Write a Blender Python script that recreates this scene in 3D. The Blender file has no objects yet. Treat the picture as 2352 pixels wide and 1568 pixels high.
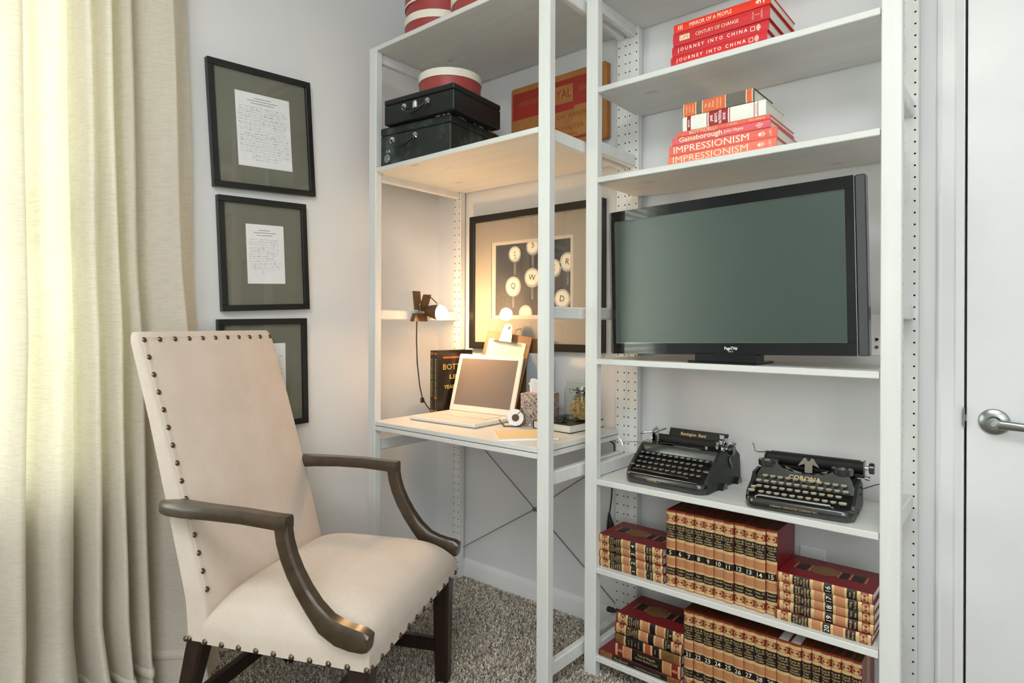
import bpy, bmesh, math, random
import numpy as np
from mathutils import Vector, Matrix, Euler
random.seed(7)
PI = math.pi
SC = bpy.context.scene
COL = SC.collection

# ------------------------------------------------------------------ camera, world, lights, exposure
cam = bpy.data.objects.new('camera', bpy.data.cameras.new('camera'))
COL.objects.link(cam)
SC.camera = cam
a, b, c = math.radians(40.0737), math.radians(0.019), math.radians(0.2331)
fw = Vector((-math.sin(a), math.cos(a), 0)); rt = Vector((math.cos(a), math.sin(a), 0)); up = Vector((0, 0, 1))
f2 = fw*math.cos(b)+up*math.sin(b); u2 = up*math.cos(b)-fw*math.sin(b)
r3 = rt*math.cos(c)+u2*math.sin(c); u3 = u2*math.cos(c)-rt*math.sin(c)
M = Matrix((r3, u3, -f2)).transposed().to_4x4()
M.translation = Vector((2.023, -2.0204, 1.143))
cam.matrix_world = M
cam.data.sensor_width = 36.0
cam.data.lens = 1429.6/2352*36
cam.data.shift_y = (745.5-784)/2352
cam.data.clip_start = 0.02

w = bpy.data.worlds.new('daylight'); SC.world = w; w.use_nodes = True
nt = w.node_tree; nt.nodes.clear()
wo = nt.nodes.new('ShaderNodeOutputWorld'); bg = nt.nodes.new('ShaderNodeBackground')
tc = nt.nodes.new('ShaderNodeTexCoord'); sp = nt.nodes.new('ShaderNodeSeparateXYZ'); cr = nt.nodes.new('ShaderNodeValToRGB')
mr = nt.nodes.new('ShaderNodeMapRange'); mr.inputs[1].default_value = -1; mr.inputs[2].default_value = 1
nt.links.new(tc.outputs['Generated'], sp.inputs[0]); nt.links.new(sp.outputs[2], mr.inputs[0])
nt.links.new(mr.outputs[0], cr.inputs[0]); nt.links.new(cr.outputs[0], bg.inputs[0]); nt.links.new(bg.outputs[0], wo.inputs[0])
e = cr.color_ramp.elements
e[0].position = 0.40; e[0].color = (0.36, 0.42, 0.30, 1)
e[1].position = 0.68; e[1].color = (0.88, 0.97, 1.0, 1)
x = e.new(0.54); x.color = (0.64, 0.71, 0.58, 1)
x = e.new(0.60); x.color = (0.88, 0.95, 0.86, 1)
bg.inputs[1].default_value = 8.2

def area(name, loc, target, sx, sy, power, col):
    l = bpy.data.lights.new(name, 'AREA'); l.shape = 'RECTANGLE'; l.size = sx; l.size_y = sy
    l.energy = power; l.color = col
    o = bpy.data.objects.new(name, l); COL.objects.link(o); o.location = loc
    o.rotation_euler = (Vector(target)-Vector(loc)).to_track_quat('-Z', 'Y').to_euler()
    return o
area('overhead_fill', (1.75, -2.35, 2.68), (1.55, -2.0, 0), 1.3, 1.3, 28, (0.97, 0.985, 0.98))  # unseen soft area light added overhead to brighten the room
area('rear_fill', (3.0, -3.4, 1.55), (0.8, -0.3, 1.0), 1.6, 1.8, 19, (0.95, 0.985, 1.0))  # fill light added behind the camera; no doorway stands there
SC.view_settings.view_transform = 'Standard'
SC.view_settings.look = 'None'
SC.view_settings.gamma = 1
SC.view_settings.use_curve_mapping = False
SC.view_settings.exposure = 0.85

# ------------------------------------------------------------------ materials
def lin(h):
    h = h.lstrip('#'); o = []
    for i in (0, 2, 4):
        v = int(h[i:i+2], 16)/255
        o.append(v/12.92 if v <= .04045 else ((v+.055)/1.055)**2.4)
    return (o[0], o[1], o[2], 1)
class N:
    """small node helper"""
    def __init__(s, name):
        s.m = bpy.data.materials.new(name); s.m.use_nodes = True; s.t = s.m.node_tree
        s.p = s.t.nodes['Principled BSDF']; s.out = s.t.nodes['Material Output']; s._tc = None
    def n(s, typ, ins=None, **kw):
        o = s.t.nodes.new('ShaderNode'+typ)
        for k, v in kw.items(): setattr(o, k, v)
        if ins:
            for k, v in ins.items():
                if isinstance(v, bpy.types.NodeSocket): s.t.links.new(v, o.inputs[k])
                else: o.inputs[k].default_value = v
        return o
    def l(s, a_, b_): s.t.links.new(a_, b_)
    def obj(s):
        if not s._tc: s._tc = s.n('TexCoord')
        return s._tc.outputs['Object']
    def mapping(s, scale=(1, 1, 1), rot=(0, 0, 0)):
        return s.n('Mapping', {0: s.obj(), 'Scale': scale, 'Rotation': rot}).outputs[0]
    def noise(s, vec, scale, detail=2, rough=.5):
        return s.n('TexNoise', {'Vector': vec, 'Scale': scale, 'Detail': detail, 'Roughness': rough}).outputs[0]
    def ramp(s, fac, pts, interp='LINEAR'):
        r = s.n('ValToRGB', {0: fac}); r.color_ramp.interpolation = interp
        els = r.color_ramp.elements
        while len(els) > 1: els.remove(els[-1])
        els[0].position, els[0].color = pts[0][0], pts[0][1]
        for p_, c_ in pts[1:]: els.new(p_).color = c_
        return r.outputs[0]
    def bump(s, h, strength=.2, dist=.001):
        bn = s.n('Bump', {'Height': h, 'Strength': strength, 'Distance': dist}); s.l(bn.outputs[0], s.p.inputs['Normal'])
    def mix(s, fac, a_, b_, mode='MIX'):
        m_ = s.n('Mix', data_type='RGBA', blend_type=mode)
        for k, v in ((0, fac), (6, a_), (7, b_)):
            if isinstance(v, bpy.types.NodeSocket): s.l(v, m_.inputs[k])
            else: m_.inputs[k].default_value = v
        return m_.outputs[2]
def mat(name, col, rough=.5, metal=0, spec=.5, var=0.0, vs=8, bump=0, bs=200, coat=0):
    q = N(name); p = q.p; cc = lin(col) if isinstance(col, str) else col
    p.inputs['Base Color'].default_value = cc; p.inputs['Roughness'].default_value = rough
    p.inputs['Metallic'].default_value = metal; p.inputs['Specular IOR Level'].default_value = spec
    p.inputs['Coat Weight'].default_value = coat
    if var:
        d = tuple(v*(1-var) for v in cc[:3])+(1,)
        q.l(q.ramp(q.noise(q.obj(), vs, 4, .6), [(.35, d), (.65, cc)]), p.inputs['Base Color'])
    if bump: q.bump(q.noise(q.obj(), bs, 2), bump, .0005)
    return q.m
MT = {}
MT['wall'] = mat('wall_paint', (.76, .77, .775, 1), .65, var=.02, vs=2, bump=.25, bs=260)
MT['ceiling'] = mat('ceiling_paint', (.82, .82, .80, 1), .8, var=.02)
MT['trim'] = mat('trim_paint', (.80, .81, .82, 1), .32, var=.02)
MT['door'] = mat('door_paint', (.79, .80, .81, 1), .38, var=.02)
def wood_paint(name, col, knot, ax='x'):
    q = N(name)
    sc = {'x': (1.2, 14, 14), 'z': (14, 14, 1.2)}[ax]
    mp = q.mapping(sc)
    g = q.noise(mp, 2.2, 5, .6)
    base = q.ramp(g, [(.35, tuple(v*.93 for v in lin(col)[:3])+(1,)), (.65, lin(col))])
    mk = q.mapping({'x': (3.1, 8, 8), 'z': (8, 8, 3.1)}[ax])
    vo = q.n('TexVoronoi', {'Vector': mk, 'Scale': 1.15, 'Randomness': 1.0})
    k = q.ramp(vo.outputs['Distance'], [(.0, (1, 1, 1, 1)), (.05, (.75, .75, .75, 1)), (.12, (0, 0, 0, 1))])
    q.l(q.mix(k, base, lin(knot)), q.p.inputs['Base Color'])
    q.p.inputs['Roughness'].default_value = .42
    q.bump(g, .12, .0006)
    return q.m
MT['shelf'] = wood_paint('grey_stained_pine', '#dee0dd', '#b3b1a8')
MT['post'] = wood_paint('grey_stained_pine_upright', '#e2e4e2', '#cfd1cf', 'z')
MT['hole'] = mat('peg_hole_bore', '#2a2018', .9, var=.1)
# carpet
q = N('carpet_backing'); q.l(q.ramp(q.noise(q.obj(), 90, 3), [(.3, lin('#6d6457')), (.7, lin('#9a9082'))]), q.p.inputs['Base Color'])
q.p.inputs['Roughness'].default_value = .95; MT['carpet'] = q.m
q = N('carpet_yarn')
geo = q.n('NewGeometry')
rnd = geo.outputs['Random Per Island']
c1 = q.ramp(rnd, [(0, lin('#85796a')), (.35, lin('#b5a999')), (.7, lin('#d3cabc')), (1, lin('#efe8dd'))])
q.l(q.mix(q.ramp(q.noise(q.obj(), 5, 3), [(.35, (0, 0, 0, 1)), (.7, (.35, .35, .35, 1))]), c1, lin('#b9b3a8')), q.p.inputs['Base Color'])
q.p.inputs['Roughness'].default_value = .9; MT['yarn'] = q.m
# linen upholstery
def linen(name, c0, c1_, fine=900):
    q = N(name)
    h1 = q.noise(q.mapping((1, 1, .12)), fine, 2, .6); h2 = q.noise(q.mapping((.12, .12, 1)), fine, 2, .6)
    add = q.n('Math', {0: h1, 1: h2}, operation='ADD')
    big = q.noise(q.obj(), 9, 3)
    mixc = q.mix(q.ramp(big, [(.3, (0, 0, 0, 1)), (.7, (1, 1, 1, 1))]), lin(c0), lin(c1_))
    weave = q.ramp(add.outputs[0], [(.7, (.88, .88, .88, 1)), (1.2, (1, 1, 1, 1))])
    q.l(q.mix(1.0, mixc, weave, 'MULTIPLY'), q.p.inputs['Base Color'])
    q.p.inputs['Roughness'].default_value = .88; q.p.inputs['Sheen Weight'].default_value = .15
    q.bump(add.outputs[0], .25, .0006)
    return q.m
MT['linen'] = linen('oatmeal_linen', '#cec0b3', '#d6c9bd')
MT['welt'] = linen('oatmeal_linen_tape', '#cfc2b3', '#d6cabc')
# curtain linen: diffuse + translucent
q = N('curtain_linen')
sl = q.noise(q.mapping((26, 26, 330)), 1.0, 3, .7)
sl2 = q.noise(q.mapping((300, 300, 12)), 1.0, 2, .6)
colr = q.mix(q.ramp(sl, [(.36, (0, 0, 0, 1)), (.52, (1, 1, 1, 1))]), lin('#cfc9b8'), lin('#e8e4d8'))
colr = q.mix(q.ramp(sl2, [(.35, (.3, .3, .3, 1)), (.6, (0, 0, 0, 1))]), colr, lin('#c9c2ad'))
colb = q.mix(.18, lin('#e4ddd1'), colr)
q.l(colb, q.p.inputs['Base Color']); q.p.inputs['Roughness'].default_value = .9
q.bump(sl, .12, .0004)
tr = q.n('BsdfTranslucent'); q.l(q.mix(1.0, colr, (1.0, .975, .95, 1), 'MULTIPLY'), tr.inputs[0])
ms = q.n('MixShader', {0: .42}); q.l(q.p.outputs[0], ms.inputs[1]); q.l(tr.outputs[0], ms.inputs[2]); q.l(ms.outputs[0], q.out.inputs[0])
MT['curtain'] = q.m
# glass helpers
def glass(name, col=(1, 1, 1, 1), rough=0.0, thin=True, refl=.08):
    q = N(name)
    if thin:
        t_ = q.n('BsdfTransparent', {0: col}); g_ = q.n('BsdfGlossy', {'Roughness': rough})
        fr = q.n('Fresnel', {'IOR': 1.5}); bf = q.n('NewGeometry'); inv = q.n('Math', {0: 1.0, 1: bf.outputs['Backfacing']}, operation='SUBTRACT')
        mu = q.n('Math', {0: fr.outputs[0], 1: inv.outputs[0]}, operation='MULTIPLY'); m_ = q.n('MixShader'); q.l(mu.outputs[0], m_.inputs[0])
        q.l(t_.outputs[0], m_.inputs[1]); q.l(g_.outputs[0], m_.inputs[2]); q.l(m_.outputs[0], q.out.inputs[0])
    else:
        q.p.inputs['Transmission Weight'].default_value = 1; q.p.inputs['Roughness'].default_value = rough; q.p.inputs['Base Color'].default_value = col
    return q.m
MT['pane'] = glass('window_glass'); MT['pglass'] = glass('picture_glass'); MT['jar'] = glass('jar_glass', (.96, .98, .97, 1))
MT['blind'] = mat('blind_slat_white', '#e9e9e4', .5, var=.02)
MT['vinyl'] = mat('window_vinyl', '#eceeee', .35, var=.02)
MT['fblack'] = mat('frame_black', '#161a19', .32, var=.15, vs=20)
MT['fbrown'] = mat('frame_espresso', '#1d1a14', .3, var=.15, vs=20)
MT['matgrey'] = mat('mat_board_sage', '#737466', .85, var=.04, vs=4)  # base colour lightened to stand in for room reflections on the glass
MT['mattan'] = mat('mat_board_taupe', '#a8a091', .85, var=.04, vs=4)
MT['matlip'] = mat('mat_board_bevel', '#c9c2b2', .8, var=.03)
MT['paper'] = mat('letter_paper', '#eef0f1', .8, var=.03, vs=30)
MT['ink'] = mat('pen_ink', '#7d8288', .8, var=.2, vs=50)
MT['inkd'] = mat('dark_ink', '#43464b', .8, var=.2, vs=50)
MT['steel'] = mat('brushed_steel', '#9da09f', .28, 1, var=.08, vs=30)
MT['chrome'] = mat('chrome', '#d4d6d6', .12, 1, var=.03)
MT['rod'] = mat('brace_steel', '#8f9190', .3, 1, var=.05)
q = N('dark_walnut'); g = q.noise(q.mapping((6, 6, 6)), 6, 5, .65)
q.l(q.ramp(g, [(.3, lin('#30251a')), (.7, lin('#483827'))]), q.p.inputs['Base Color']); q.p.inputs['Roughness'].default_value = .3
q.p.inputs['Coat Weight'].default_value = .3; q.p.inputs['Coat Roughness'].default_value = .2; MT['walnut'] = q.m
q = N('espresso_leg'); g = q.noise(q.mapping((30, 30, 3)), 3, 4, .6)
q.l(q.ramp(g, [(.3, lin('#1c120e')), (.7, lin('#32211a'))]), q.p.inputs['Base Color']); q.p.inputs['Roughness'].default_value = .32; MT['legwood'] = q.m
MT['nail'] = mat('antique_brass_nail', '#6f6456', .35, 1, var=.15, vs=60)
# ------------------------------------------------------------------ mesh builder
class MB:
    def __init__(s): s.v = []; s.f = []; s.m = []
    def add(s, vs, fs, mi=0):
        o = len(s.v); s.v.extend([tuple(v) for v in vs]); s.f.extend([tuple(i+o for i in f_) for f_ in fs]); s.m.extend([mi]*len(fs))
    def box(s, x0, x1, y0, y1, z0, z1, bev=0, mi=0, R=None, at=None):
        lo = (min(x0, x1), min(y0, y1), min(z0, z1)); hi = (max(x0, x1), max(y0, y1), max(z0, z1))
        vs = []; fs = []
        if bev <= 0:
            for i in range(8): vs.append(((lo, hi)[i & 1][0], (lo, hi)[(i >> 1) & 1][1], (lo, hi)[(i >> 2) & 1][2]))
            fs = [(0, 2, 3, 1), (4, 5, 7, 6), (0, 1, 5, 4), (2, 6, 7, 3), (0, 4, 6, 2), (1, 3, 7, 5)]
        else:
            bev = min(bev, *[(hi[k]-lo[k])*.49 for k in range(3)]); idx = {}
            for sx in (0, 1):
                for sy in (0, 1):
                    for sz in (0, 1):
                        S_ = (sx, sy, sz)
                        for ax in range(3):
                            p = []
                            for k in range(3):
                                base = (lo, hi)[S_[k]][k]
                                p.append(base if k == ax else base+(bev if S_[k] == 0 else -bev))
                            idx[(S_, ax)] = len(vs); vs.append(tuple(p))
            def K(ax, sa, bx, sb, cx_, sc_, which):
                S_ = [0, 0, 0]; S_[ax] = sa; S_[bx] = sb; S_[cx_] = sc_; return idx[(tuple(S_), which)]
            for ax in range(3):
                bx, cx_ = [k for k in range(3) if k != ax]
                for sa in (0, 1):
                    fs.append((K(ax, sa, bx, 0, cx_, 0, ax), K(ax, sa, bx, 1, cx_, 0, ax), K(ax, sa, bx, 1, cx_, 1, ax), K(ax, sa, bx, 0, cx_, 1, ax)))
            for cx_ in range(3):
                ax, bx = [k for k in range(3) if k != cx_]
                for sa in (0, 1):
                    for sb in (0, 1):
                        fs.append((K(ax, sa, bx, sb, cx_, 0, ax), K(ax, sa, bx, sb, cx_, 1, ax), K(ax, sa, bx, sb, cx_, 1, bx), K(ax, sa, bx, sb, cx_, 0, bx)))
            for sx in (0, 1):
                for sy in (0, 1):
                    for sz in (0, 1): fs.append(tuple(idx[((sx, sy, sz), k)] for k in range(3)))
        if R is not None or at is not None:
            R = R or Matrix.Identity(3); at = Vector(at or (0, 0, 0)); vs = [tuple(R @ Vector(v)+at) for v in vs]
        s.add(vs, fs, mi); return s
    def rings(s, rings, closed=True, cap=True, mi=0):
        n = len(rings[0]); vs = [p for r_ in rings for p in r_]; fs = []
        for i in range(len(rings)-1):
            for j in range(n if closed else n-1):
                k = (j+1) % n; fs.append((i*n+j, i*n+k, (i+1)*n+k, (i+1)*n+j))
        if cap: fs.append(tuple(reversed(range(n)))); fs.append(tuple((len(rings)-1)*n+j for j in range(n)))
        s.add(vs, fs, mi); return s
    def cyl(s, p0, p1, r0, r1=None, n=16, cap=True, mi=0):
        p0 = Vector(p0); p1 = Vector(p1); r1 = r0 if r1 is None else r1
        d = (p1-p0).normalized(); u = d.orthogonal().normalized(); v = d.cross(u)
        R_ = [[p_+(u*math.cos(t)+v*math.sin(t))*r_ for t in [2*PI*k/n for k in range(n)]] for p_, r_ in ((p0, r0), (p1, r1))]
        return s.rings(R_, True, cap, mi)
    def tube(s, pts, r, n=8, mi=0, closed=False):
        P = [Vector(p) for p in pts]; rs = r if isinstance(r, (list, tuple)) else [r]*len(P)
        L = len(P); u = None; rg = []
        for i in range(L):
            if closed: d = (P[(i+1) % L]-P[i-1]).normalized()
            else: d = (P[min(i+1, L-1)]-P[max(i-1, 0)]).normalized()
            u = d.orthogonal().normalized() if u is None else (u-d*u.dot(d)).normalized()
            v = d.cross(u)
            rg.append([P[i]+(u*math.cos(t)+v*math.sin(t))*rs[i] for t in [2*PI*k/n for k in range(n)]])
        if closed: rg.append(rg[0])
        return s.rings(rg, True, not closed, mi)
    def lathe(s, prof, n=32, at=(0, 0, 0), axis='z', mi=0, cap=False):
        rg = []
        for r_, h in prof:
            row = []
            for k in range(n):
                t = 2*PI*k/n; x_, y_ = r_*math.cos(t), r_*math.sin(t)
                p = {'z': (x_, y_, h), 'y': (x_, h, y_), 'x': (h, x_, y_)}[axis]
                row.append((p[0]+at[0], p[1]+at[1], p[2]+at[2]))
            rg.append(row)
        return s.rings(rg, True, cap, mi)
    def prism(s, poly, d0, d1, axis='y', mi=0):
        def P(p, d): return {'y': (p[0], d, p[1]), 'x': (d, p[0], p[1]), 'z': (p[0], p[1], d)}[axis]
        return s.rings([[P(p, d0) for p in poly], [P(p, d1) for p in poly]], True, True, mi)
    def sphere(s, c_, r, n=10, m_=6, half=False, sc=(1, 1, 1), mi=0):
        rg = []; t1 = PI/2 if half else PI
        for i in range(m_+1):
            t = max(1e-3, min(t1*i/m_, PI-1e-3)); rg.append([(c_[0]+sc[0]*r*math.sin(t)*math.cos(p), c_[1]+sc[1]*r*math.sin(t)*math.sin(p), c_[2]+sc[2]*r*math.cos(t)) for p in [2*PI*k/n for k in range(n)]])
        return s.rings(rg, True, True, mi)
    def quad(s, a_, b_, c_, d_, mi=0): s.add([a_, b_, c_, d_], [(0, 1, 2, 3)], mi); return s
    def text(s, txt, size, o, xd, yd, align='C', bold=0.0, shear=0.0, width=None, mapf=None, mi=0, track=1.0):
        vs, fs, (x0, x1, y0, y1) = glyphs(txt, bold, shear, track)
        k = size; kx = size
        if width: kx = width/max(x1-x0, 1e-6)
        cx_ = {'C': (x0+x1)/2, 'L': x0, 'R': x1}[align]; cy_ = (y0+y1)/2
        o = Vector(o); xd = Vector(xd).normalized(); yd = Vector(yd).normalized(); V = []
        for (x_, y_) in vs:
            p = o+xd*((x_-cx_)*kx)+yd*((y_-cy_)*k)
            V.append(tuple(mapf(p)) if mapf else tuple(p))
        s.add(V, fs, mi); return s
    def mesh(s, name, smooth=True, angle=35, recalc=True):
        me = bpy.data.meshes.new(name); me.from_pydata(s.v, [], s.f); me.update()
        if recalc:
            bm = bmesh.new(); bm.from_mesh(me); bmesh.ops.recalc_face_normals(bm, faces=bm.faces); bm.to_mesh(me); bm.free()
        if any(s.m): me.polygons.foreach_set('material_index', s.m)
        if smooth:
            me.polygons.foreach_set('use_smooth', [True]*len(me.polygons)); me.set_sharp_from_angle(angle=math.radians(angle))
        return me
GL = {}
def glyphs(txt, bold, shear, track):
    if 'M' in txt or 'W' in txt: bold = 0.0      # the outline offset folds over in these two letters
    key = (txt, bold, shear, track)
    if key in GL: return GL[key]
    cu = bpy.data.curves.new('lettering_source', 'FONT'); cu.body = txt; cu.size = 1; cu.resolution_u = 2; cu.offset = bold; cu.shear = shear; cu.space_character = track
    o = bpy.data.objects.new('lettering_source', cu); me = o.to_mesh()
    vs = [(v.co.x, v.co.y) for v in me.vertices]; fs = [tuple(p.vertices) for p in me.polygons]
    o.to_mesh_clear(); bpy.data.objects.remove(o); bpy.data.curves.remove(cu)
    xs = [v[0] for v in vs] or [0, 1]; ys = [v[1] for v in vs] or [0, 1]
    GL[key] = (vs, fs, (min(xs), max(xs), min(ys), max(ys))); return GL[key]
def ob(name, mb, m, parent=None, smooth=True, loc=None, rot=None, label=None, angle=35, stuff=False):
    me = mb.mesh(name, smooth, angle) if isinstance(mb, MB) else mb
    if isinstance(mb, MB):
        for k in (m if isinstance(m, (list, tuple)) else [m]): me.materials.append(MT[k] if isinstance(k, str) else k)
    o = bpy.data.objects.new(name, me); COL.objects.link(o)
    if parent: o.parent = parent
    if loc: o.location = loc
    if rot: o.rotation_euler = rot
    if label: o['label'] = label
    if stuff: o['kind'] = 'stuff'
    return o
def thing(name, label, cat, loc=(0, 0, 0), rz=0, group=None, rot=None):
    o = bpy.data.objects.new(name, None); COL.objects.link(o); o.location = loc; o.rotation_euler = rot or (0, 0, rz)
    o.empty_display_size = .05; o['label'] = label; o['category'] = cat
    if group: o['group'] = group
    return o
def tag(o, label, cat, group=None):
    o['label'] = label; o['category'] = cat
    if group: o['group'] = group
    return o
def struct(name, mb, m, parent=None, **kw):
    o = ob(name, mb, m, parent, **kw)
    if not parent: o['kind'] = 'structure'
    return o
def dup(root, loc, rot=None, label=None, group=None):
    r = root.copy(); COL.objects.link(r); r.location = loc
    if rot is not None: r.rotation_euler = rot
    if label: r['label'] = label
    if group: r['group'] = group
    for ch in list(root.children):
        c_ = ch.copy(); COL.objects.link(c_); c_.parent = r
        for g_ in ch.children:
            d = g_.copy(); COL.objects.link(d); d.parent = c_
    return r
def B(*a_, **k): return MB().box(*a_, **k)

# ------------------------------------------------------------------ room shell
XL, YB, XR, YF, ZC = -.145, .012, 3.9, -4.3, 2.74
struct('floor', B(XL-.2, XR+.2, YF-.2, YB+.2, -.12, 0), 'carpet')
struct('ceiling', B(XL-.2, XR+.2, YF-.2, YB+.2, ZC, ZC+.1), 'ceiling')
DX0, DX1, DH = 1.8795, 2.665, 2.05
m = MB().box(DX0-.1, DX1+.1, YB+.121, YB+.14, 0, DH+.1).box(XL-.15, DX0-.02, YB, YB+.12, 0, ZC).box(DX1+.02, XR+.15, YB, YB+.12, 0, ZC).box(DX0-.02, DX1+.02, YB, YB+.12, DH+.02, ZC)  # first box: unseen panel added behind the door to block outside light
struct('wall_back', m, 'wall')
WY0, WY1, WZ0, WZ1 = -2.95, -1.365, .60, 2.25   # window opening in the left wall
m = MB().box(XL-.15, XL, WY1, YB, 0, ZC).box(XL-.15, XL, YF, WY0, 0, ZC).box(XL-.15, XL, WY0, WY1, 0, WZ0).box(XL-.15, XL, WY0, WY1, WZ1, ZC)
struct('wall_left', m, 'wall')
struct('wall_right', B(XR, XR+.15, YF, YB, 0, ZC), 'wall')
struct('wall_front', B(XL-.15, XR+.15, YF-.15, YF, 0, ZC), 'wall')
def baseboard(name, p0, p1, nrm):
    prof = [(0, 0), (.012, 0), (.012, .062), (.009, .070), (.006, .078), (.004, .083), (0, .083)]
    P0 = Vector(p0); P1 = Vector(p1); n_ = Vector(nrm)
    m_ = MB().rings([[P+n_*d+Vector((0, 0, h)) for d, h in prof] for P in (P0, P1)])
    return struct(name, m_, 'trim', angle=50)
baseboard('baseboard_back', (XL, YB, 0), (1.80, YB, 0), (0, -1, 0))
baseboard('baseboard_left', (XL, YF, 0), (XL, YB-.012, 0), (1, 0, 0))
# door with casing (jamb side in view)
def casing(x0, x1, flip):
    xs = [0, .006, .012, .040, .046, .052, .058, .062]; ds = [.014, .017, .012, .015, .018, .014, .009, .006]
    W = abs(x1-x0); poly = [(x0+(x1-x0)*xx/.062, YB-dd) for xx, dd in zip(xs, ds)]+[(x1, YB), (x0, YB)]
    return MB().prism(poly, 0, DH+.06, 'z')
struct('trim_1', casing(1.819, 1.8765, 0), 'trim', angle=20)
struct('trim_2', casing(2.725, 2.668, 0), 'trim', angle=20)
struct('trim_3', B(1.819, 2.725, YB-.014, YB, DH+.006, DH+.064, bev=.003), 'trim')
struct('trim_4', MB().box(DX0-.02, DX0-.001, YB-.006, YB+.12, 0, DH+.02).box(DX1+.001, DX1+.02, YB-.006, YB+.12, 0, DH+.02).box(DX0, DX1, YB+.001, YB+.12, DH+.004, DH+.02), 'trim')
dr = bpy.data.objects.new('door_1', None); COL.objects.link(dr); dr.location = (DX0, YB, 0); dr['kind'] = 'structure'
ob('door_leaf', B(.0045, DX1-DX0-.004, .0, .036, .008, DH-.004, bev=.0015), 'door', dr)
hd = ob('door_handle', MB().lathe([(.0001, -.001), (.033, -.001), (.0335, -.004), (.031, -.009), (.024, -.012), (.016, -.0135), (.0150, -.0135)], 40, axis='y'), 'steel', dr, loc=(.0625, 0, .898))
ob('lever_neck', MB().lathe([(.0135, -.012), (.0125, -.020), (.0145, -.034), (.0150, -.041), (.0135, -.048), (.0001, -.049)], 28, axis='y'), 'steel', hd)
lv = []
for i in range(15):
    t = i/14; x_ = -.004+t*.112; hw = .0125-.0035*t; zz = -.002-.006*t+.002*math.sin(t*PI); yy = -.041-.008*math.sin(t*PI*.6)
    lv.append([(x_, yy-.006*math.sin(q_), zz+hw*math.cos(q_)) for q_ in [2*PI*k/14 for k in range(14)]])
ob('lever', MB().rings(lv), 'steel', hd)
ob('lock_button', MB().cyl((0, -.048, -.001), (0, -.052, -.001), .006, .0055, 16).box(-.004, .004, -.0545, -.051, -.0022, .0002), 'chrome', hd)
ob('strike_plate', MB().prism([(-.003, -.027), (-.005, -.018), (-.0056, 0), (-.005, .018), (-.003, .027), (0, .027), (0, -.027)], -.0125, .004, 'y'), 'steel', dr, loc=(.0015, -.001, .905), smooth=False)
ob('latch_bolt', B(-.001, .006, .006, .020, -.009, .009, bev=.001), 'steel', dr, loc=(0, 0, .902))

# window in the left wall: frame, sashes, panes and horizontal blind
wn = bpy.data.objects.new('window_1', None); COL.objects.link(wn); wn.location = (XL-.11, (WY0+WY1)/2, WZ0); wn['kind'] = 'structure'
HW = (WY1-WY0)/2; HH = WZ1-WZ0
m = MB().box(-.03, .03, -HW, HW, 0, .05).box(-.03, .03, -HW, HW, HH-.05, HH).box(-.03, .03, -HW, -HW+.05, .05, HH-.05).box(-.03, .03, HW-.05, HW, .05, HH-.05)
ob('window_frame', m, 'vinyl', wn)
ob('mullion', B(-.028, .028, -.03, .03, .05, HH-.05), 'vinyl', wn)
ob('meeting_rail', MB().box(-.026, .026, -HW+.05, -.03, HH/2-.02, HH/2+.02).box(-.026, .026, .03, HW-.05, HH/2-.02, HH/2+.02), 'vinyl', wn)
for k, (y0, y1, z0, z1) in enumerate([(-HW+.05, -.03, .05, HH/2-.02), (-HW+.05, -.03, HH/2+.02, HH-.05), (.03, HW-.05, .05, HH/2-.02), (.03, HW-.05, HH/2+.02, HH-.05)]):
    ob('pane', B(-.003, .003, y0, y1, z0, z1), 'pane', wn)
ob('window_sill', B(.03, .135, -HW-.04, HW+.04, -.022, -.001, bev=.003), 'trim', wn)
bl = thing('window_blind', 'white horizontal slat blind hanging in the window behind the curtain', 'blind', (XL-.045, (WY0+WY1)/2, WZ0+.01))
ob('headrail', B(-.02, .02, -HW+.006, HW-.006, HH-.06, HH-.015, bev=.002), 'blind', bl)
slat = MB().rings([[(-.022, y_, -.0005), (-.008, y_, .0025), (.008, y_, .0025), (.022, y_, -.0005), (.022, y_, .0013), (.008, y_, .0043), (-.008, y_, .0043), (-.022, y_, .0013)] for y_ in (-HW+.008, HW-.008)]).mesh('slat')
slat.materials.append(MT['blind'])
k = 0; zz = .05
while zz < HH-.07:
    ob('slat', slat, None, bl, loc=(0, 0, zz), rot=(0, math.radians(-24), 0)); zz += .042
ob('bottom_rail', B(-.02, .02, -HW+.008, HW-.008, .008, .024, bev=.003), 'blind', bl)
m = MB()
for y_ in (-HW+.15, -.25, .25, HW-.15): m.cyl((.0, y_, .02), (.0, y_, HH-.03), .0008, n=5)
ob('ladder_cord', m, 'blind', bl)

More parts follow.
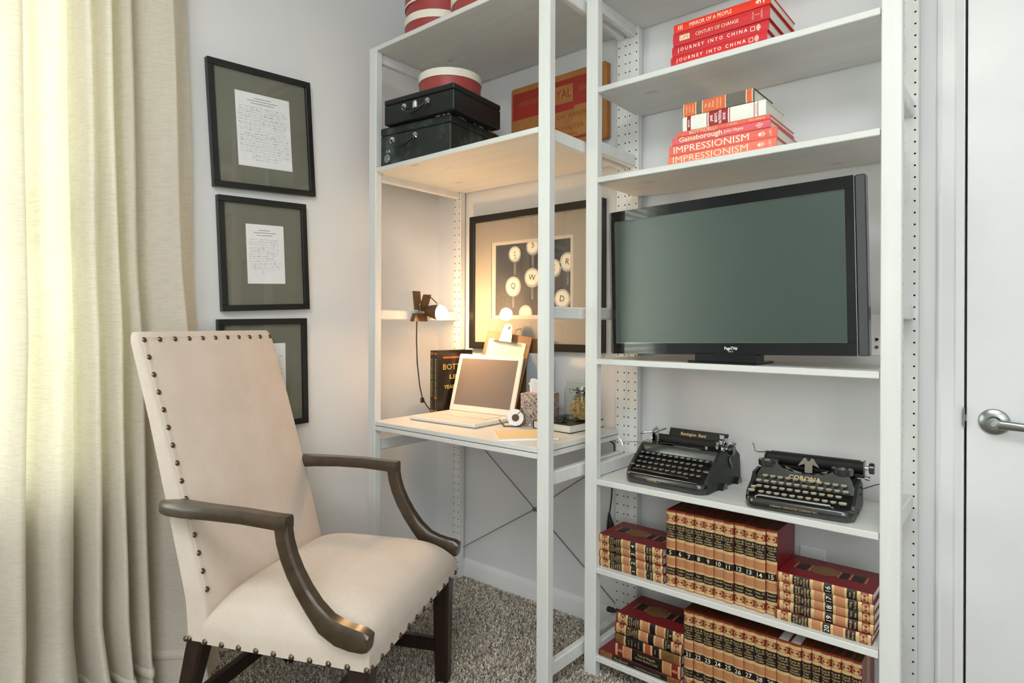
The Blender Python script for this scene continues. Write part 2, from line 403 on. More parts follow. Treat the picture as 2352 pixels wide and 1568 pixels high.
# ------------------------------------------------------------------ carpet pile (stuff)
def carpet_pile():
    rng = np.random.default_rng(3)
    n_ = 150000
    x_ = rng.uniform(-.14, 1.95, n_*2); y_ = rng.uniform(-1.75, .0, n_*2)
    # keep what the room view can reach in front of the back wall
    keep = ((y_ > -1.5) & (y_ > -.02-.9*(2.1-x_)-.25))
    x_ = x_[keep][:n_]; y_ = y_[keep][:n_]; n_ = len(x_)
    h = rng.uniform(.006, .012, n_); ang = rng.uniform(0, 2*PI, n_); ln = rng.uniform(.002, .008, n_); wd = rng.uniform(.0014, .0027, n_)
    dx, dy = np.cos(ang), np.sin(ang); px, py = -dy, dx
    V = np.zeros((n_, 5, 3), np.float32)
    def put(k, bx, by, bz): V[:, k, 0] = bx; V[:, k, 1] = by; V[:, k, 2] = bz
    put(0, x_-px*wd, y_-py*wd, 0); put(1, x_+px*wd, y_+py*wd, 0)
    put(2, x_+dx*ln*.6+px*wd, y_+dy*ln*.6+py*wd, h*.8); put(3, x_+dx*ln*.6-px*wd, y_+dy*ln*.6-py*wd, h*.8)
    put(4, x_+dx*ln*1.3, y_+dy*ln*1.3, h)
    me = bpy.data.meshes.new('carpet_pile'); me.vertices.add(n_*5); me.vertices.foreach_set('co', V.reshape(-1))
    base = np.arange(n_)[:, None]*5
    loops = np.concatenate([base+np.array([0, 1, 2, 3]), base+np.array([3, 2, 4])], axis=1).reshape(-1)
    me.loops.add(n_*7); me.loops.foreach_set('vertex_index', loops)
    me.polygons.add(n_*2); st = np.stack([np.arange(n_)*7, np.arange(n_)*7+4], 1).reshape(-1)
    me.polygons.foreach_set('loop_start', st); me.update(); me.validate()
    me.materials.append(MT['yarn'])
    o = bpy.data.objects.new('carpet_pile', me); COL.objects.link(o); o['kind'] = 'stuff'
    tag(o, 'beige and grey frieze carpet pile covering the floor', 'carpet')
carpet_pile()

# ------------------------------------------------------------------ shelving: four ladder side frames, loose boards, cross brace
PT = .0295
def post_mesh():
    m = MB(); W = .044; H = 2.231
    poly = [(.002, 0), (0, .002), (0, PT-.002), (.002, PT), (W-.002, PT), (W, PT-.002), (W, .002), (W-.002, 0)]
    for i in range(7):
        p, q_ = poly[i], poly[i+1]; m.quad((p[0], p[1], 0), (q_[0], q_[1], 0), (q_[0], q_[1], H), (p[0], p[1], H))
    m.add([(p[0], p[1], 0) for p in poly], [tuple(range(8))]); m.add([(p[0], p[1], H) for p in poly], [tuple(range(8))])
    z0 = .0275; n_ = 68; zt = z0+.032*n_
    for za, zb in ((0, z0), (zt, H)): m.quad((.002, 0, za), (W-.002, 0, za), (W-.002, 0, zb), (.002, 0, zb))
    m.quad((.017, 0, z0), (.027, 0, z0), (.027, 0, zt), (.017, 0, zt))
    rr = .0027
    for xa, xb, xc in ((.002, .017, .0085), (.027, W-.002, .0355)):
        for k in range(n_):
            zc = z0+.016+.032*k; za, zb = zc-.016, zc+.016
            out = [(xb, zc), (xb, zb), (xc, zb), (xa, zb), (xa, zc), (xa, za), (xc, za), (xb, za)]
            inn = [(xc+rr*math.cos(t), zc+rr*math.sin(t)) for t in [PI/4*j for j in range(8)]]
            vs = [(p[0], 0, p[1]) for p in out]+[(p[0], 0, p[1]) for p in inn]+[(p[0], .010, p[1]) for p in inn]
            fs = [(j, (j+1) % 8, 8+(j+1) % 8, 8+j) for j in range(8)]
            m.add(vs, fs, 0)
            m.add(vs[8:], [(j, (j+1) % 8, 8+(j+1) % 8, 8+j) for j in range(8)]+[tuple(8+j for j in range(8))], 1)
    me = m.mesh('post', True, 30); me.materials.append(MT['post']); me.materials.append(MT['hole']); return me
PM = post_mesh()
RZ = [(.053, .097), (.645, .688), (1.162, 1.201), (1.711, 1.752), (2.178, 2.2165)]
def side_unit(X, dep, label):
    t = thing('shelf_side_frame', label, 'shelf frame', (X, 0, 0), group='ladder side frames')
    ob('post', PM, None, t, loc=(0, -PT, 0)); ob('post', PM, None, t, loc=(.044, -dep+PT, 0), rot=(0, 0, PI))
    for za, zb in RZ: ob('crossbar', B(.010, .034, -dep+PT-.002, -PT+.002, za, zb, bev=.0035), 'post', t)
    return t
XA, XB, XC, XD = 0.0, .846, .8902, 1.736
side_unit(XA, .5, 'pale grey ladder side frame near the corner, carrying the clip lamp')
side_unit(XB, .5, 'pale grey deep ladder side frame at the right end of the desk')
side_unit(XC, .3, 'pale grey shallow ladder side frame at the left of the television shelf')
side_unit(XD, .3, 'pale grey shallow ladder side frame nearest the white door')
def board(x0, x1, dep, z, label, name='shelf_board', th=.018, grp=None):
    m_ = MB().box(x0, x1, -dep, -.001, z, z+th, bev=.0018)
    for a0, a1 in ((x0-.013, x0+.004), (x1-.004, x1+.013)): m_.box(a0, a1, -dep+PT+.003, -PT-.003, z+.0003, z+th-.0003)
    if z != .7475: m_.cyl((x0-.009, -dep+PT, z-.0025), (x0-.009, -dep+PT+.012, z-.0025), .0022, n=8); m_.cyl((x1+.009, -dep+PT, z-.0025), (x1+.009, -dep+PT+.012, z-.0025), .0022, n=8)
    o = ob(name, m_, 'shelf'); tag(o, label, 'shelf', grp); return o
L0, L1 = .0448, .8452; R0, R1 = XC+.0445, XD-.0018
board(L0, L1, .5, 2.214, 'deep grey shelf board holding the red hat boxes near the ceiling')
board(L0, L1, .5, 1.738, 'deep grey shelf board under the black typewriter cases')
board(L0, L1, .5, .7475, 'upper of the two grey boards forming the desk top under the laptop', th=.0165)
board(L0, L1, .5, .7285, 'lower of the two grey boards forming the desk, just beneath the desk top', th=.0165)
board(R0, R1, .3, 2.2135, 'topmost narrow grey shelf board, empty, above the red books')
board(R0, R1, .3, 1.897, 'narrow grey shelf board carrying the four bright red books')
board(R0, R1, .3, 1.605, 'narrow grey shelf board carrying the pink and white art books')
board(R0, R1, .3, 1.016, 'narrow grey shelf board under the flat television')
board(R0, R1, .3, .626, 'narrow grey shelf board carrying the two black typewriters')
board(R0, R1, .3, .340, 'narrow grey shelf board carrying encyclopedia volumes 1 to 20')
board(R0, R1, .3, .055, 'lowest narrow grey shelf board with the second row of encyclopedias')
cb = thing('cross_brace', 'thin steel x-shaped cross brace behind the desk legs', 'brace', (.4518, -.004, .3871))
m = MB().tube([(-.408, .002, .300), (0, .002, 0), (.391, .002, -.284)], .0018, 8)
ob('rod', m, 'rod', cb); m = MB().tube([(-.408, -.0015, -.249), (0, -.0015, 0), (.391, -.0015, .277)], .0018, 8); ob('rod', m, 'rod', cb)
ob('tension_ring', MB().cyl((0, -.005, 0), (0, .004, 0), .008, n=16), 'steel', cb)

# ------------------------------------------------------------------ books
MT['red'] = mat('maroon_cloth', '#7a1b1c', .45, var=.12, vs=30); MT['maroon'] = mat('maroon_board', '#78131a', .38, var=.08, vs=20)
MT['gold'] = mat('gilt_stamping', '#d9b983', .38, .25, var=.12, vs=80); MT['black'] = mat('black_label', '#14110e', .4, var=.1, vs=40)
MT['copper'] = mat('copper_band', '#a8502e', .42, var=.1, vs=60)
q = N('ribbed_copper_band')
wv = q.n('TexWave', {'Vector': q.obj(), 'Scale': 260.0}, bands_direction='X'); wz = q.n('TexWave', {'Vector': q.obj(), 'Scale': 150.0}, bands_direction='Z')
mu = q.n('Math', {0: wv.outputs['Fac'], 1: wz.outputs['Fac']}, operation='MAXIMUM')
q.l(q.ramp(mu.outputs[0], [(.74, lin('#94442a')), (.98, lin('#d8a975'))]), q.p.inputs['Base Color']); q.p.inputs['Roughness'].default_value = .42; MT['hatch'] = q.m
MT['medal'] = mat('gilt_medallion', '#8c6236', .4, .2, var=.35, vs=40)
MT['gilt'] = mat('browned_top_edge', '#5b3f17', .5, .2, var=.3, vs=60)
q = N('page_edges'); st = q.n('TexWave', {'Vector': q.mapping((1, .2, 1)), 'Scale': 420.0, 'Distortion': 2.0}, bands_direction='Z')
q.l(q.ramp(st.outputs['Fac'], [(0, lin('#dcd9cf')), (1, lin('#efede6'))]), q.p.inputs['Base Color']); q.p.inputs['Roughness'].default_value = .8; MT['pages'] = q.m
MT['pages2'] = mat('page_edges_upright', '#e6e3da', .8, var=.06, vs=60)
MT['cream'] = mat('cream_ink', '#f6efdc', .6, var=.04)
def arc(x, W, d=.004): return d*(2*x/W)**2
BANDS = [(1, .975, 'spred'), (.975, .935, 'gold'), (.935, .855, 'spred'), (.855, .82, 'gold'), (.82, .635, 'black'), (.635, .600, 'gold'), (.600, .505, 'hatch'), (.505, .487, 'gold'),
         (.487, .405, 'black'), (.405, .378, 'gold'), (.378, .280, 'hatch'), (.280, .255, 'gold'), (.255, .155, 'black'), (.155, .120, 'gold'), (.120, .040, 'spred'), (.040, .008, 'gold'), (.008, 0, 'spred')]
MK = ['spred', 'gold', 'black', 'hatch']
MT['spred'] = mat('copper_red_spine', '#8a3523', .38, .1, var=.12, vs=30)
VC = {}
def vol_mesh(key, fn):
    if key not in VC: VC[key] = fn()
    return VC[key]
def spine_mesh(W, H):
    m = MB(); n_ = 8; y1 = .0045
    for z1, z0, k in BANDS:
        for i in range(n_):
            xa, xb = -W/2+W*i/n_, -W/2+W*(i+1)/n_
            m.quad((xa, arc(xa, W), z0*H), (xb, arc(xb, W), z0*H), (xb, arc(xb, W), z1*H), (xa, arc(xa, W), z1*H), MK.index(k))
    for z in (0, H): m.add([(-W/2+W*i/n_, arc(-W/2+W*i/n_, W), z) for i in range(n_+1)]+[(W/2, y1, z), (-W/2, y1, z)], [tuple(range(n_+3))])
    me = m.mesh('spine', True, 40, False)
    for k in MK: me.materials.append(MT[k])
    return me
def volume(W, num, title, loc, rot, label, head=('Funk &', 'Wagnalls', 'New', 'Encyclo-', 'pedia'), top='gilt', panel=False, H=.229, D=.165, grp='encyclopedia volumes', side_text=False):
    t = thing('encyclopedia_volume', label, 'book', loc, group=grp, rot=rot)
    k = (round(W, 4), H, D)
    def cover():
        m = MB().box(-W/2, -W/2+.0025, .0042, D, 0, H, bev=.0008).box(W/2-.0025, W/2, .0042, D, 0, H, bev=.0008); me = m.mesh('cover'); me.materials.append(MT['maroon']); return me
    ob('cover', vol_mesh(('c',)+k, cover), None, t)
    ob('spine', vol_mesh(('s',)+k, lambda: spine_mesh(W, H)), None, t)
    def pages():
        m = MB().box(-W/2+.0026, W/2-.0026, .0046, D-.004, .003, H-.003)
        m.quad((-W/2+.0026, .0046, H-.0029), (W/2-.0026, .0046, H-.0029), (W/2-.0026, D-.004, H-.0029), (-W/2+.0026, D-.004, H-.0029), 1)
        me = m.mesh('page_block', False, recalc=False); me.materials.append(MT['pages2']); me.materials.append(MT[top]); return me
    ob('page_block', vol_mesh(('p', top)+k, pages), None, t)
    mp = lambda p: (p[0], arc(p[0], W)-.0004, p[2])
    X_, Z_ = (1, 0, 0), (0, 0, 1)
    def emb(zc):
        m = MB()
        if 1:
            rx, rz = W*.40, .0100
            R_ = [[mp((rx*s_*math.cos(t_), 0, zc+rz*s_*math.sin(t_))) for t_ in [2*PI*j/16 for j in range(16)]] for s_ in (1, .0)]
            m.rings(R_, cap=False)
            R_ = [[tuple(Vector(mp((rx*s_*math.cos(t_), 0, zc+rz*s_*math.sin(t_))))+Vector((0, -.0003, 0))) for t_ in [2*PI*j/16 for j in range(16)]] for s_ in (.86, .76)]
            m.rings(R_, cap=False, mi=1); m.text('FW', .0062, (0, -.0004, zc), X_, Z_, mapf=lambda p: (p[0], arc(p[0], W)-.0007, p[2]), bold=.02, mi=1)
        me = m.mesh('emblem', False); me.materials.append(MT['gold']); me.materials.append(MT['spred']); return me
    for zc_ in (.895*H, .08*H): ob('emblem', vol_mesh(('e', zc_)+k, lambda: emb(zc_)), None, t)
    def lett():
        m = MB(); n_ = len(head); z0, z1 = .808*H, .645*H; st_ = (z0-z1)/n_
        for i, s_ in enumerate(head): m.text(s_, st_*.98, (0, 0, z0-st_*(i+.5)), X_, Z_, mapf=mp, width=W*min(.86, .15*len(s_)+.05), bold=.012)
        me = m.mesh('lettering', False); me.materials.append(MT['gold']); return me
    ob('lettering', vol_mesh(('l', head)+k, lett), None, t)
    if num: ob('volume_number', MB().text(num, .0175, (0, 0, .446*H), X_, Z_, mapf=mp, bold=.005), 'cream', t, smooth=False)
    m = MB()
    ws = title.split('|')
    for i, s_ in enumerate(ws): m.text(s_, .0082, (0, 0, (.205+(.5*(len(ws)-1)-i)*.042)*H), X_, Z_, mapf=mp, width=W*min(.84, .13*len(s_)+.04), bold=.01)
    ob('title', m, 'gold', t, smooth=False)
    if panel:
        m = MB()
        for z0, z1, mi in [(.87, .88, 0), (.74, .85, 1), (.71, .72, 0), (.42, .70, 2), (.40, .41, 0), (.31, .385, 1), (.28, .29, 0), (.15, .27, 1), (.12, .13, 0)]:
            x_ = W/2+.0003; m.quad((x_, D*.38, z0*H), (x_, D*.66, z0*H), (x_, D*.66, z1*H), (x_, D*.38, z1*H), mi)
        m.add([(W/2+.0006, D*.52+D*.22*math.cos(t_), H*.56+.036*math.sin(t_)) for t_ in [2*PI*j/24 for j in range(24)]], [tuple(range(24))], 2)
        ob('cover_panel', m, ['gold', 'black', 'medal'], t, smooth=False)
    if side_text:
        m = MB()
        for i in range(9): m.box(W/2, W/2+.0004, D*.40, D*.62, H*(.93-.035*i), H*(.945-.035*i))
        for i in range(7): m.box(W/2, W/2+.0004, D*.30+.006*i, D*.30+.006*i+.003, H*.30, H*.56)
        m.box(W/2, W/2+.0004, D*.25, D*.72, H*.58, H*.60); ob('cover_stamping', m, 'gold', t)
    return t
LIE = (0, -PI/2, 0)
Z1 = .3583; SY = -.281
titles = {'4': 'Balla|Budge', '3': 'Arms|Baldwin', '2': 'Amerigo|Armor', '1': 'A|America', '5': 'Building|Chatting', '6': 'Chaffin|Color', '7': 'Colorado|Dalis C', '8': 'Dam|Eckhart', '9': 'Eclectic|Europe', '10': 'Euphrate|France',
          '11': 'France, A|Ghent', '12': 'Glendale|Harper', '13': 'Heat|India', '14': 'India, N|Impor', '15': 'Jaspers|Lincoln', '16': 'Law|Manet', '17': 'Marg|Merino', '18': 'Mert|New', '19': 'New Jer|Peale', '20': 'Philodor|Ports',
          '21': 'Plato of|Python', '22': 'Q|Russell', '23': 'Russia|Sleep', '24': 'Sligo|Sullivan', '25': 'Sully|Transit', '26': 'Tribe|Uranus', '27': 'Urban|Wang', '28': 'War|Yukon', '29': 'Index|A to Z'}
for i, nm in enumerate(['1', '2', '3', '4']):
    W_ = .0262
    volume(W_, nm, titles[nm], (1.162-[0, .001, .004, .002][i], SY+[.002, 0, .004, -.001][i], Z1+W_*(i+.5)), LIE, ['bottom', 'second from bottom', 'third from bottom', 'topmost'][i]+' gilt encyclopedia volume %s, %s, lying in the upper left stack' % (nm, titles[nm].replace('|', ' ')), panel=(nm == '4'), grp='encyclopedia volumes lying in the upper left stack')
for i in range(11):
    W_ = .0288; nm = str(5+i); dy = [0, .004, .001, .003, .002, .004, .0, .006, .003, .0, .006][i]
    volume(W_, nm, titles[nm], (1.1685+.0292*(i+.5), SY+.004+dy, Z1), (0, 0, 0), 'upright maroon and gilt encyclopedia volume %s, lettered %s' % (nm, titles[nm].replace('|', ' ')), grp='upright encyclopedia volumes on the upper book shelf')
for i, nm in enumerate(['20', '19', '18', '17', '16']):
    W_ = .0248
    volume(W_, nm, titles[nm], (1.722-[.004, 0, 0, .0, .003][i], SY+[-.003, .003, .006, .002, .004][i], Z1+W_*(i+.5)), LIE, ['bottom', 'second from bottom', 'middle', 'second from top', 'topmost'][i]+' gilt encyclopedia volume %s, %s, lying in the upper right stack' % (nm, titles[nm].replace('|', ' ')), panel=(nm == '16'), grp='encyclopedia volumes lying in the upper right stack')
Z2 = .0733
for i in range(9):
    W_ = .0288; nm = str(21+i)
    volume(W_, nm, titles[nm], (1.2275+.0292*(i+.5), SY+[.0, .003, .002, .004, .005, .002, .004, .003, .005][i], Z2), (0, 0, 0), 'upright gilt encyclopedia volume %s, lettered %s, on the lowest shelf' % (nm, titles[nm].replace('|', ' ')), grp='upright encyclopedia volumes on the lowest shelf')
for i in range(2):
    volume(.0305, '', 'Vol. %s|%s' % ('12'[i], ['A-M', 'N-Z'][i]), (1.4915+.031*(i+.5), SY+.004, Z2), (0, 0, 0), ['first', 'second'][i]+' dictionary volume with a white top edge, lowest shelf, right of volume 29', head=('Funk &', 'Wagnalls', 'Standard', 'Desk', 'Dictionary'), top='pages2', grp='dictionary volumes on the lowest shelf')
for i in range(6):
    volume(.0228, '', ['1971', '1972', '1973', '1974', '1975', '1976'][i]+'|Events', (1.5545+.0233*(i+.5), SY+.004+[.0, .003, .0, .002, .004, .003][i], Z2), (0, 0, 0), ['first', 'second', 'third', 'fourth', 'fifth', 'sixth'][i]+' narrow yearbook right of the dictionaries on the lowest shelf'+(', gilt lines down its cover' if i == 5 else ''),
           head=('Funk &', 'Wagnalls', 'Science', 'Year', 'Book'), H=.232, grp='yearbooks on the lowest shelf', side_text=(i == 5))
# generic book lying flat, spine to the room
def flat_book(name, label, x0, x1, z0, T, D, yf, cov, bands=(), texts=(), group=None, dy=.0022, rz=0, pages='pages', over=.003, boards=None, bulge=True):
    L = x1-x0; t = thing(name, label, 'book', (x0, yf, z0), rz, group)
    bo = boards or cov
    ob('cover', MB().box(0, L, .004, D, 0, .0022, bev=.0006).box(0, L, .004, D, T-.0022, T, bev=.0006), bo, t)
    n_ = 8; m = MB(); ks = [cov]
    def yz(z): return (dy if bulge else .0008)*(2*(z-T/2)/T)**2
    brk = sorted(set([0, 1]+[v for b_ in bands for v in b_[:2]]))
    for xa, xb in zip(brk[:-1], brk[1:]):
        k = cov
        for b_ in bands:
            if b_[0] <= (xa+xb)/2 <= b_[1]: k = b_[2]
        if k not in ks: ks.append(k)
        for i in range(n_):
            za, zb = T*i/n_, T*(i+1)/n_; m.quad((xa*L, yz(za), za), (xb*L, yz(za), za), (xb*L, yz(zb), zb), (xa*L, yz(zb), zb), ks.index(k))
    for x_ in (0, L): m.add([(x_, yz(T*i/n_), T*i/n_) for i in range(n_+1)]+[(x_, .0042, T), (x_, .0042, 0)], [tuple(range(n_+3))])
    me = m.mesh('spine', True, 40, False)
    for k in ks: me.materials.append(MT[k])
    ob('spine', me, None, t)
    ob('page_block', B(over, L-over, .0046, D-.004, .0022, T-.0022), pages, t)
    if texts:
        m = MB(); mk = []
        for tx in texts:
            s_, size, xf, zf, k = tx[:5]; kw = tx[5] if len(tx) > 5 else {}; vert = kw.pop('vert', 0) if kw else 0; kw = dict(kw)
            if k not in mk: mk.append(k)
            mp = lambda p: (p[0], yz(p[2])-.0004, p[2])
            if s_[0] == '#':      # simple drawn marks: list of polygons in units of T, centred
                for poly in MARKS[s_]: m.add([mp((xf*L+px*size, 0, zf*T+pz*size)) for px, pz in poly], [tuple(range(len(poly)))], mk.index(k))
            else:
                xd, zd = ((1, 0, 0), (0, 0, 1)) if not vert else (((0, 0, 1), (-1, 0, 0)) if vert == 1 else ((0, 0, -1), (1, 0, 0)))
                m.text(s_, size, (xf*L, 0, zf*T), xd, zd, mapf=mp, mi=mk.index(k), **kw)
        me = m.mesh('lettering', False)
        bm = bmesh.new(); bm.from_mesh(me); bmesh.ops.triangulate(bm, faces=bm.faces[:])
        for k in range(1, 12): bmesh.ops.bisect_plane(bm, geom=bm.verts[:]+bm.edges[:]+bm.faces[:], plane_co=(0, 0, T*k/12), plane_no=(0, 0, 1), dist=1e-6)
        for v in bm.verts: v.co.y = yz(v.co.z)-.0004
        bm.to_mesh(me); bm.free()
        for k in mk: me.materials.append(MT[k])
        ob('lettering', me, None, t)
    return t
def ringp(r0, r1, n_=16, sx=1): return [[(sx*r0*math.cos(a_), r0*math.sin(a_)), (sx*r0*math.cos(b_), r0*math.sin(b_)), (sx*r1*math.cos(b_), r1*math.sin(b_)), (sx*r1*math.cos(a_), r1*math.sin(a_))] for a_, b_ in [(2*PI*j/n_, 2*PI*(j+1)/n_) for j in range(n_)]]
def rc(x0, x1, z0, z1): return [(x0, z0), (x1, z0), (x1, z1), (x0, z1)]
MARKS = {'#win': [rc(-1.1, -.1, .38, .5), rc(-1.1, -.1, -.5, -.38), rc(-1.1, -.98, -.5, .5), rc(-.22, -.1, -.5, .5), rc(.2, .3, -.4, .4), rc(.38, .5, -.65, .65), rc(.58, .70, -.75, .75), rc(.78, .88, -.6, .6), rc(.95, 1.05, -.35, .35)],
         '#bars': [rc(-.5, -.33, -.5, .5), rc(-.09, .09, -.5, .5), rc(.33, .5, -.5, .5)],
         '#mono': [rc(-.5, -.3, -.5, .5), rc(-1.0, -.5, -.1, .1), rc(-.8, -.65, -.4, .35), rc(-.3, .1, .05, .3), rc(.0, .2, -.5, .5), rc(.7, .95, -.6, .9), rc(.95, 1.2, .3, .6)],
         '#box': [rc(-1, 1, -.5, .5)],
         '#diamond': [[(-1, 0), (-.5, -.5), (0, 0), (-.5, .5)], [(-.25, -.55), (-.1, -.55), (.4, 0), (.25, 0)], [(.25, 0), (.4, 0), (-.1, .55), (-.25, .55)], [(.1, -.55), (.25, -.55), (.75, 0), (.6, 0)], [(.6, 0), (.75, 0), (.25, .55), (.1, .55)]],
         '#globe': ringp(.5, .42)+[rc(-.75, .75, -.04, .04), rc(-.04, .04, -.5, .5)],
         '#burst': [[(-.7, 0), (-.55, -.3), (-.4, 0), (-.55, .3)], [(-.35, 0), (-.2, -.45), (-.05, 0), (-.2, .45)], [(0, 0), (.15, -.5), (.3, 0), (.15, .5)], [(.35, 0), (.5, -.35), (.65, 0), (.5, .35)]],
         '#rule': [rc(-1, 1, -.08, .08)]}
MT['sred'] = mat('scarlet_jacket', '#d8262b', .38, var=.05, vs=8); MT['sred2'] = mat('cardinal_jacket', '#cf2733', .38, var=.05, vs=8)
MT['sor'] = mat('vermilion_jacket', '#e8321c', .34, var=.05, vs=8); MT['coral'] = mat('coral_jacket', '#ec6a5c', .4, var=.05, vs=8)
MT['coral2'] = mat('light_coral_jacket', '#f17c6c', .4, var=.05, vs=8); MT['pink'] = mat('rose_jacket', '#e8656e', .4, var=.05, vs=8)
MT['wht'] = mat('white_jacket', '#ecebe4', .5, var=.03, vs=8); MT['grey'] = mat('grey_ribbed_cloth', '#6e6a61', .7, var=.12, vs=90); MT['orange'] = mat('orange_label', '#e06a3c', .5, var=.08, vs=30)
MT['dred'] = mat('deep_red_panel', '#a01f2c', .45, var=.05); MT['lcream'] = mat('life_box_cream', '#f1e2b8', .5, var=.03)
gr = 'red books on the upper right shelf'
za = 1.9155; yb = -.289
flat_book('hardback_book', 'bright red hardback lettered JOURNEY INTO CHINA at the bottom of the red stack', 1.184, 1.464, za, .0285, .21, yb, 'sred', texts=[('J O U R N E Y   I N T O   C H I N A', .014, .43, .5, 'cream', dict(width=.205, bold=.015)), ('#win', .0125, .875, .5, 'cream')], group=gr)
flat_book('hardback_book', 'red hardback lettered JOURNEY INTO CHINA, second from the bottom of the red stack', 1.188, 1.468, za+.0295, .029, .21, yb, 'sred2', texts=[('J O U R N E Y   I N T O   C H I N A', .014, .43, .5, 'cream', dict(width=.205, bold=.015)), ('#win', .0125, .875, .5, 'cream')], group=gr, rz=.008)
flat_book('hardback_book', 'red hardback CENTURY OF CHANGE with a cream LIFE box, third from the bottom', 1.191, 1.471, za+.060, .037, .235, yb, 'sred2', texts=[('#box', .0155, .13, .52, 'lcream'), ('LIFE', .0125, .13, .52, 'dred', dict(width=.024)), ('CENTURY OF CHANGE', .0145, .475, .5, 'lcream', dict(width=.125)), ('KETTLES', .006, .84, .5, 'lcream', dict(vert=2, width=.02)), ('TUNEHOLM', .006, .925, .5, 'lcream', dict(vert=2, width=.024)), ('#rule', .006, .885, .5, 'lcream')], group=gr)
flat_book('hardback_book', 'vermilion hardback MIRROR OF A PEOPLE lying on top of the red stack', 1.193, 1.474, za+.0985, .025, .22, yb, 'sor', texts=[('MIRROR OF A PEOPLE', .0165, .40, .5, 'cream', dict(width=.125, bold=.006)), ('#bars', .013, .075, .5, 'cream'), ('#mono', .012, .90, .55, 'cream')], group=gr, rz=-.006)
gr = 'art books on the shelf above the television'
zb = 1.6233
flat_book('hardback_book', 'coral hardback lettered IMPRESSIONISM at the bottom of the art book stack', 1.176, 1.490, zb, .0262, .225, yb, 'coral2', texts=[('IMPRESSIONISM', .0265, .405, .5, 'lcream', dict(width=.222, bold=.003)), ('#diamond', .0115, .875, .5, 'cream'), ('ART', .009, .945, .5, 'lcream', dict(vert=2, width=.018))], group=gr)
flat_book('hardback_book', 'coral hardback lettered IMPRESSIONISM, second from the bottom of its stack', 1.179, 1.491, zb+.0272, .029, .235, yb, 'coral', texts=[('IMPRESSIONISM', .0275, .405, .5, 'cream', dict(width=.222, bold=.003)), ('#diamond', .012, .875, .5, 'cream'), ('ART', .010, .945, .5, 'lcream', dict(vert=2, width=.018))], group=gr, rz=.006)
flat_book('hardback_book', 'rose hardback lettered Gainsborough below the thin coral Botticelli book', 1.188, 1.4735, zb+.0572, .0205, .22, yb, 'pink', texts=[('Gainsborough', .020, .31, .5, 'lcream', dict(width=.13, bold=.02)), ('John Hayes', .0125, .65, .52, 'lcream', dict(width=.055, bold=.01)), ('#globe', .014, .90, .5, 'cream')], group=gr)
flat_book('hardback_book', 'thin coral hardback lettered BOTTICELLI under the white nutrition book', 1.203, 1.473, zb+.0787, .0135, .22, yb, 'coral', texts=[('BOTTICELLI', .0145, .30, .5, 'lcream', dict(width=.08, bold=.0)), ('R. SALVINI', .006, .62, .5, 'lcream', dict(width=.027)), ('PAUL HAMLYN', .0075, .87, .5, 'lcream', dict(width=.042))], group=gr)
flat_book('hardback_book', 'thick white hardback with a deep red title block, second from the top', 1.2225, 1.462, zb+.093, .0415, .165, yb, 'wht', boards='wht', bands=[(.055, .105, 'dred'), (.305, .315, 'dred'), (.33, .565, 'dred'), (.58, .59, 'dred'), (.865, .873, 'dred'), (.905, .913, 'dred')],
          texts=[('BRODY', .0085, .08, .5, 'wht', dict(vert=1, width=.022, bold=.02)), ('JANE', .011, .37, .5, 'wht', dict(vert=1, width=.018, bold=.03)), ("BRODY'S", .011, .42, .5, 'wht', dict(vert=1, width=.026, bold=.03)), ('NUTRITION', .011, .47, .5, 'wht', dict(vert=1, width=.037, bold=.03)), ('BOOK', .011, .52, .5, 'wht', dict(vert=1, width=.020, bold=.03)), ('NORTON', .005, .89, .5, 'dred', dict(vert=1, width=.028))], group=gr)
flat_book('hardback_book', 'grey cloth book with orange labels lying on top of the art book stack', 1.2225, 1.4313, zb+.1355, .037, .155, yb, 'grey', boards='black', bands=[(0, .008, 'grey'), (.008, .018, 'lcream'), (.018, .19, 'orange'), (.19, .20, 'lcream'), (.285, .295, 'lcream'), (.295, .61, 'orange'), (.61, .62, 'lcream'), (.89, .90, 'lcream'), (.90, .97, 'orange'), (.97, .98, 'lcream')],
          texts=[('Complete', .007, .06, .5, 'lcream', dict(vert=1, width=.024)), ('Works', .007, .105, .5, 'lcream', dict(vert=1, width=.018)), ('Edition', .007, .15, .5, 'lcream', dict(vert=1, width=.022)), ('The', .010, .34, .5, 'lcream', dict(vert=1, width=.010)), ('New', .010, .39, .5, 'lcream', dict(vert=1, width=.013)), ('World', .010, .44, .5, 'lcream', dict(vert=1, width=.018)), ('Illustrated', .006, .50, .5, 'lcream', dict(vert=1, width=.025)), ('Companion', .006, .55, .5, 'lcream', dict(vert=1, width=.027))], group=gr, rz=-.01)
